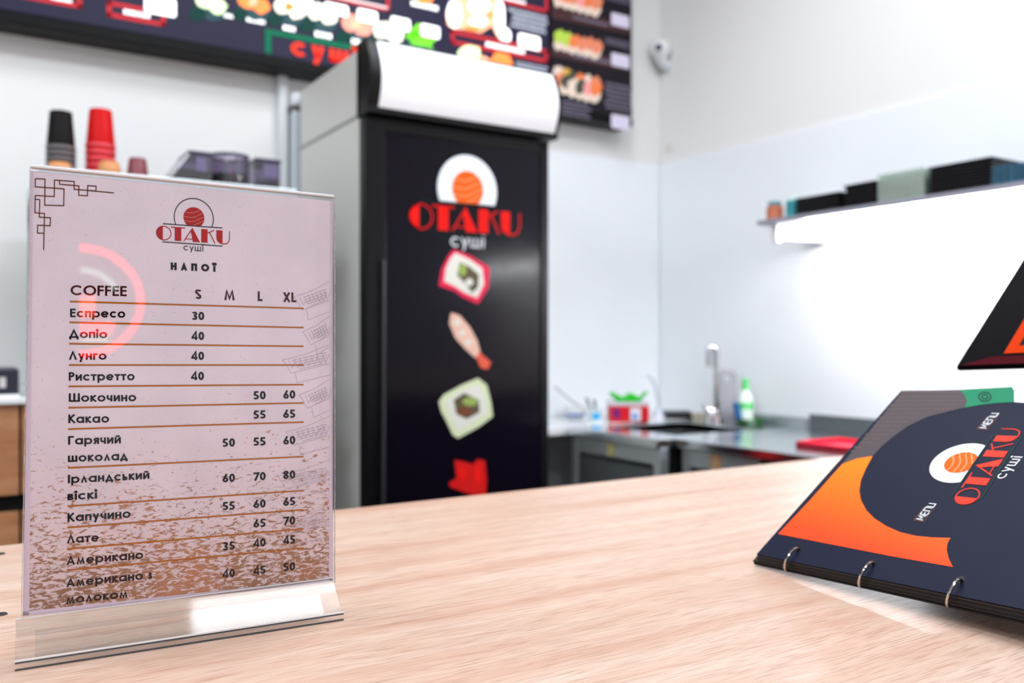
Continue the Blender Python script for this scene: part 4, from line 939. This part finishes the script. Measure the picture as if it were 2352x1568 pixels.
# chopping board leaning on the wall
p, u = place(1674, 972)
t = thing('chopping_board', 'grey chopping board with a handle slot leaning on the wall behind the tap', 'chopping board', p)
mat('board_grey', (170, 170, 178), .5)
W2 = 21 * u; HH = 122 * u; q0 = p + CF * .02
P = [q0 - CR * W2, q0 + CR * W2, q0 + CR * W2 + up * (HH - .02), q0 + CR * (W2 - .02) + up * HH, q0 - CR * (W2 - .02) + up * HH, q0 - CR * W2 + up * (HH - .02)]
hz0, hz1, hw = HH - .045, HH - .02, W2 - .022
mb = MB(); fw = CF * .012
mb.slab([q0 - CR * W2, q0 + CR * W2, q0 + CR * W2 + up * hz0, q0 - CR * W2 + up * hz0], CF, .012)
mb.slab([q0 - CR * W2 + up * hz0, q0 - CR * hw + up * hz0, q0 - CR * hw + up * hz1, q0 - CR * W2 + up * hz1], CF, .012); mb.slab([q0 + CR * hw + up * hz0, q0 + CR * W2 + up * hz0, q0 + CR * W2 + up * hz1, q0 + CR * hw + up * hz1], CF, .012)
mb.slab([q0 - CR * W2 + up * hz1, q0 + CR * W2 + up * hz1, q0 + CR * (W2 - .016) + up * HH, q0 - CR * (W2 - .016) + up * HH], CF, .012)
mb.build('board', 'board_grey', t)
# soap bottle, sponge, green dish
p, u = place(1712, 972)
t = thing('soap_bottle', 'white dish soap bottle with a green cap beside the chopping board', 'bottle', p)
mat('soap_white', (236, 248, 240), .3); mat('soap_green', (110, 220, 130), .4)
MB().lathe([(0, TZ + .004), (.028, TZ + .004), (.03, TZ + .02), (.028, TZ + .1), (.014, TZ + .125), (0, TZ + .125)], p.x, p.y, 20).build('body', 'soap_white', t, True); MB().lathe([(.014, TZ + .125), (.014, TZ + .165), (.008, TZ + .17), (0, TZ + .17)], p.x, p.y, 16).build('cap', 'soap_green', t, True)
MB().lathe([(.0285, TZ + .055), (.0305, TZ + .055), (.0298, TZ + .08), (.0285, TZ + .08)], p.x, p.y, 20).build('label_band', 'soap_green', t, True)
mat('dish_green', (0, 96, 20), .3); mat('sponge_blue', (30, 96, 150), .8)
p2 = p - CF * .045
tag(MB().lathe([(0, TZ + .002), (.045, TZ + .001), (.056, TZ + .022), (.053, TZ + .022), (.042, TZ + .006), (0, TZ + .006)], p2.x + .005, p2.y, 24).build('soap_dish', 'dish_green', None, True), 'dark green shallow dish standing on the sink table by the soap', 'dish')
p3 = p2 - CR * .03
tag(MB().obox(p3 + up * .007 - CR * .012, CR * .02 + up * .004, CF * .03, up * .07 - CR * .012).build('sponge', 'sponge_blue', None, bevel=.003), 'blue sponge standing in the green soap dish', 'sponge')
# tray and tub beside the sink
p, u = place(1562, 962)
mat('tray_black', (14, 14, 24), .4)
tag(MB().obox(p - CR * 32 * u, CR * 62 * u, CF * .1, up * .028).build('tray', 'tray_black', None, bevel=.004), 'flat black tray in the corner between the two taps', 'tray')
p, u = place(1606, 966)
mat('beige_plastic', (206, 200, 180), .5)
tag(MB().lathe([(0, TZ), (.028, TZ), (.031, TZ + .03), (.029, TZ + .03), (.026, TZ + .004), (0, TZ + .004)], p.x, p.y, 20).build('small_bowl', 'beige_plastic', None, True), 'small beige bowl next to the foot of the tall tap', 'bowl')
# red tub with green bag
p, u = place(1446, 970)
t = thing('plastic_tub', 'red and white printed plastic tub under a green bag, by the back wall', 'tub', p)
mat('tub_red', (206, 10, 30), .35); mat('tub_white', (232, 236, 244), .4); mat('tub_blue', (40, 130, 226), .4); mat('tub_purple', (70, 20, 120), .4); mat('lid_clear', (222, 220, 228), .4)
w2 = 46 * u
MB().obox(p - CR * w2, CR * 2 * w2, CF * .11, up * 38 * u).build('body', 'tub_red', t, bevel=.008)
MB().obox(p - CR * (w2 + .003) + up * 38 * u, CR * (2 * w2 + .006), CF * .114, up * 9 * u).build('lid', 'lid_clear', t, bevel=.004)
MB().obox(p + CR * 2 * u - CF * .001 + up * 4 * u, CR * 24 * u, CF * .001, up * 30 * u).build('label_patch', 'tub_white', t); MB().poly([p + CR * (12 + x) * u - CF * .0016 + up * (14 + y) * u for x, y in ell(0, 0, 6, 6, 14)]).build('label_dot', 'tub_blue', t)
MB().obox(p - CR * 36 * u - CF * .001 + up * 10 * u, CR * 12 * u, CF * .001, up * 22 * u).build('label_mark', 'tub_purple', t)
mat('bag_green', (10, 190, 16), .5)
q0 = p + up * 47.5 * u; mb = MB(); n_ = 14
top = [(x, 14 + 5 * math.sin(x * .16 + .5) + (4 if abs(x) > 36 else 0)) for x in [-44 + 88 * k / n_ for k in range(n_ + 1)]]
A = [q0 + CR * x * u + up * y * u for x, y in top] + [q0 + CR * 24 * u, q0 - CR * 26 * u]
mb.hexa(A, [a + CF * .08 for a in A]); tag(mb.build('bag', 'bag_green', None, bevel=.003), 'crumpled bright green bag lying on the red tub', 'bag')
# strainer, utensil jar
p, u = place(1322, 962)
t = thing('strainer', 'white strainer bowl with blue pattern and thin handle beside the fridge', 'strainer', p)
mat('pattern_blue', (60, 110, 210), .4)
r_ = 26 * u
MB().lathe([(0, TZ), (r_ * .5, TZ), (r_ * .95, TZ + .025), (r_, TZ + .05), (r_ * .96, TZ + .05), (r_ * .9, TZ + .028), (0, TZ + .006)], p.x, p.y, 24).build('bowl', 'white_gloss', t, True)
MB().tube([p + CR * .8 * r_ * math.cos(a) + CF * -.8 * r_ * abs(math.sin(a)) + up * (.02 + .0) for a in [math.pi * k / 10 for k in range(11)]], .006, 8).build('blue_band', 'pattern_blue', t, True)
MB().tube([p + up * .048 + CR * .02, p + up * .075 - CR * .02, p + up * .13 - CR * .085], .0035, 8).build('handle', 'board_grey', t, True)
p, u = place(1368, 968)
t = thing('utensil_jar', 'pale jar with a cyan spot holding knives, between strainer and red tub', 'jar', p)
mat('jar_pale', (222, 236, 240), .25); mat('cyan_spot', (0, 176, 236), .4); mat('knife_grey', (70, 88, 100), .4)
MB().lathe([(0, TZ), (.03, TZ), (.031, TZ + .048), (.028, TZ + .048), (.027, TZ + .004), (0, TZ + .004)], p.x, p.y, 22).build('body', 'jar_pale', t, True)
MB().poly([p - CF * .0315 + CR * x * u + up * (14 + y) * u for x, y in ell(0, 0, 10, 8, 16)]).build('spot', 'cyan_spot', t)
for s_, l_, d2 in ((0, .085, -.03), (1, .078, -.012)):
    b2_ = p + up * .006 + CR * (.012 * s_ - .006); tag(MB().tube([b2_, b2_ + up * l_ * .55 + CR * d2 * .5, b2_ + up * l_ + CR * d2], [.002, .004, .006], 8).build('knife', 'knife_grey', None, True), ('grey-handled knife leaning left in the pale utensil jar' if not s_ else 'grey-handled knife standing straighter in the pale utensil jar'), 'knife')
# red tray on the bench
p, u = place(1936, 1030)
mat('tray_red', (226, 30, 62), .35)
t = thing('red_tray', 'red plastic tray on the stainless work bench next to the menu book', 'tray', p)
ta = Vector((0, 1, 0)); tb = Vector((1, 0, 0)); o2 = p - ta * .09 - tb * .07
MB().obox(o2, ta * .2, tb * .2, up * .004).build('base', 'tray_red', t)
for o3, d3 in ((o2, ta * .2), (o2 + tb * .196, ta * .2)): MB().obox(o3, d3, tb * .004, up * .016).build('rim', 'tray_red', t)
for o3 in (o2, o2 + ta * .196): MB().obox(o3, ta * .004, tb * .2, up * .016).build('rim', 'tray_red', t)

# ------------------------------------------------------------------ wall shelf with takeaway boxes and lamps below it
SX = 2.326; SHZ = 1.567
t = thing('wall_shelf', 'white wall shelf on the right wall, lit from below', 'shelf', (2.47, 1.3, SHZ))
mat('shelf_white', (226, 228, 236), .4); mat('shelf_edge', (150, 152, 166), .5)
MB().box(SX, WX - .007, .2, 2.115, SHZ, SHZ + .016).build('board', 'shelf_white', t); MB().box(SX - .002, SX, .2, 2.115, SHZ + .001, SHZ + .016).build('front_edge', 'shelf_edge', t)
for y in (2.06, 1.2, .35): MB().box(SX + .02, SX + .045, y - .012, y + .012, SHZ - .062, SHZ).build('bracket', 'duct_white', t, bevel=.002); MB().box(SX + .045, WX - .007, y - .01, y + .01, SHZ - .05, SHZ).build('bracket_arm', 'duct_white', t)
mat('tube_white', (250, 252, 255), .5, emit=SHELF_EMIT)
for y0, y1, nm in ((1.22, 1.99, 'nearer the back wall'), (.37, 1.18, 'nearer the customer')):
    l_ = thing('shelf_lamp', 'bright white lamp bar under the wall shelf, ' + nm, 'lamp', (SX + .1, (y0 + y1) / 2, SHZ - .035), 'lamp bars under the shelf')
    MB().box(SX + .08, SX + .12, y0, y1, SHZ - .012, SHZ).build('housing', 'shelf_white', l_); MB().box(SX + .084, SX + .116, y0 + .01, y1 - .01, SHZ - .03, SHZ - .012).build('tube', 'tube_white', l_)
SZ2 = SHZ + .016
def shelf_y(px): d = ray(px, 470); k = SX / d.x; return d.y * k
def box_stack(xa, xb, ytop, n_, mname, label, group, nm='takeaway_box', dx=.16, taper=.012):
    ya, yb = shelf_y(xa), shelf_y(xb); y0, y1 = min(ya, yb), max(ya, yb); dep_ = (Vector((SX + .01, (y0 + y1) / 2, 0)) - Vector((0, 0, 0))).dot(CF)
    ztop = CAM_Z + (784 - ytop) / FPX * dep_; h_ = (ztop - SZ2) / n_ - .0004; dz = h_ + .0004; x0 = SX + .012
    t_ = thing(nm, label, 'box', (x0 + dx / 2, (y0 + y1) / 2, SZ2), group)
    mb = MB(); mb.hexa([(x0 + .004, y0 + .004, SZ2), (x0 + dx - .004, y0 + .004, SZ2), (x0 + dx - .004, y1 - .004, SZ2), (x0 + .004, y1 - .004, SZ2)], [(x0, y0, SZ2 + h_ - .003), (x0 + dx, y0, SZ2 + h_ - .003), (x0 + dx, y1, SZ2 + h_ - .003), (x0, y1, SZ2 + h_ - .003)])
    mb.build('body', mname, t_, bevel=.004); MB().box(x0 - .004, x0 + dx + .004, y0 - .003, y1 + .003, SZ2 + h_ - .003, SZ2 + h_).build('rim', mname, t_)
    for k in range(n_):
        o_ = t_ if k == 0 else dup(t_, (x0 + dx / 2, (y0 + y1) / 2, SZ2 + k * dz)); o_['label'] = label % ORD[n_ - 1 - k]
mat('box_black', (16, 16, 22), .35); acrylic('box_clear', (.80, .88, .84), .3, .1, .06, (.72, .8, .74)); acrylic('box_blue', (.32, .58, .74), .4, .1, .06, (.2, .48, .66))
box_stack(1822, 1922, 448, 5, 'box_black', 'black takeaway box, %s in the low stack at the shelf\'s far end', 'low far stack of black boxes', taper=.018)
box_stack(1934, 2004, 420, 7, 'box_black', 'black takeaway box, %s in the narrow stack beside the clear lids', 'narrow stack of black boxes', taper=.008)
box_stack(2128, 2272, 372, 9, 'box_black', 'black takeaway box, %s in the largest black stack on the shelf', 'large stack of black boxes', dx=.2, taper=.008)
box_stack(2276, 2420, 372, 7, 'box_blue', 'bluish takeaway box, %s in the stack at the right picture edge', 'stack of bluish boxes', dx=.2, taper=.006)
# clear lids standing on edge
y = shelf_y(2012); y_end = shelf_y(2118); n_ = 14
first = None
for k in range(n_):
    yy = y + (y_end - y) * (k + .5) / n_
    if first is None:
        first = thing('clear_lid', 'clear plastic lid standing on edge between the black box stacks', 'lid', (SX + .07, yy, SZ2), 'clear lids standing on the shelf')
        MB().box(SX + .012, SX + .13, yy - .002, yy + .002, SZ2, SZ2 + .082).build('sheet', 'box_clear', first); MB().box(SX + .008, SX + .012, yy - .005, yy + .005, SZ2, SZ2 + .084).build('rim', 'box_clear', first)
    (first if k == 0 else dup(first, (SX + .07, yy, SZ2)))['label'] = 'clear plastic lid on edge, %s of the row counted from the narrow black stack' % ['first', 'second', 'third', 'fourth', 'fifth', 'sixth', 'seventh', 'eighth', 'ninth', 'tenth', 'eleventh', 'twelfth', 'thirteenth', 'last'][k]
# jars at the far end
def jar(px, r_, h_, mbody, mtop, label, dx=.03):
    y_ = shelf_y(px); t_ = thing('jar', label, 'jar', (SX + dx + r_, y_, SZ2))
    MB().lathe([(0, SZ2), (r_, SZ2), (r_, SZ2 + h_ * .72), (r_ * .75, SZ2 + h_ * .8), (0, SZ2 + h_ * .8)], SX + dx + r_, y_, 20).build('body', mbody, t_, True); MB().lathe([(0, SZ2 + h_ * .8), (r_ * .8, SZ2 + h_ * .8), (r_ * .8, SZ2 + h_), (0, SZ2 + h_)], SX + dx + r_, y_, 18).build('cap', mtop, t_, True)
mat('jar_rust', (190, 110, 80), .5); mat('jar_teal', (40, 140, 150), .35); mat('jar_white', (226, 246, 248), .3)
jar(1762, .028, .062, 'jar_rust', 'jar_teal', 'small rust-brown jar at the far end of the wall shelf', .01)
jar(1806, .024, .07, 'jar_teal', 'jar_white', 'small teal jar with a white cap beside the black boxes on the shelf', .01)

# ------------------------------------------------------------------ neon sign in the shop front, mirrored by the clear menu stand
NY = -2.95
def mirror(px, py, Y=NY):
    p_ = card(px, py, .003); d_ = ray(px, py).normalized(); r_ = d_ - cn * 2 * d_.dot(cn); return p_ + r_ * ((Y - p_.y) / r_.y)
nc = mirror(190, 692); rx = (mirror(318, 692) - nc).length; rz = (mirror(190, 566) - nc).length; rad = (rx + rz) / 2
t = thing('neon_sign', 'round red neon sign in the shop front, mirrored in the clear menu stand', 'neon sign', (nc.x, NY, nc.z - rad))
mat('neon_red', (255, 40, 46), .4, emit=19); mat('neon_white', (190, 255, 235), .4, emit=4.5); mat('neon_orange', (255, 80, 50), .4, emit=14); mat('sign_back', (20, 20, 22), .5)
sg_ = -1 if mirror(318, 692).x < nc.x else 1
def npt(a, r2, dz=0): return Vector((nc.x + r2 * math.cos(a), NY + .02, nc.z + dz + r2 * math.sin(a)))
MB().tube([Vector((nc.x, NY - .004, nc.z)), Vector((nc.x, NY - .012, nc.z))], rad * 1.12, 48).build('backing', 'sign_back', t)
MB().tube([npt(2 * math.pi * k / 48, rad) for k in range(48)], rad * .055, 10, closed=True).build('outer_tube', 'neon_red', t, True)
MB().tube([npt(math.radians(25 + 130 * k / 24), rad * .62, -.01) for k in range(25)], rad * .05, 10).build('arch_tube', 'neon_white', t, True)
mb = MB(); mb.tube([npt(0, 0) + Vector((x * rad, 0, -.1 * rad)) for x in (-.2, .2)], rad * .2, 14); mb.build('ball_tube', 'neon_orange', t, True)
for z_, m_, w_ in ((-.45, 'neon_red', .55), (-.58, 'neon_red', .5), (-.72, 'neon_white', .45)): MB().tube([npt(0, 0) + Vector((-w_ * rad, 0, z_ * rad)), npt(0, 0) + Vector((w_ * rad, 0, z_ * rad))], rad * .04, 10).build('bar_tube', m_, t, True)
MB().tube([Vector((nc.x - .1, NY - .005, nc.z + rad)), Vector((nc.x - .1, NY - .005, 3.2))], .003, 6).build('hanger', 'steel', t); MB().tube([Vector((nc.x + .1, NY - .005, nc.z + rad)), Vector((nc.x + .1, NY - .005, 3.2))], .003, 6).build('hanger', 'steel', t)
cx_ = nc.x - sg_ * rad * 1.35
struct(MB().box(min(cx_, cx_ + sg_ * rad * 1.33), max(cx_, cx_ + sg_ * rad * 1.33) , NY + .12, NY + .2, 0, 3.2).build('trim_9', 'wall_grey'))  # unseen column added to cut off half the sign's reflection

# only the lamps are sampled as lights; printed, lit graphics glow without being sampled
for m_ in bpy.data.materials:
    if not m_.name.startswith(('lamp_white', 'tube_white')): m_.cycles.emission_sampling = 'NONE'
SC.cycles.use_light_tree = False
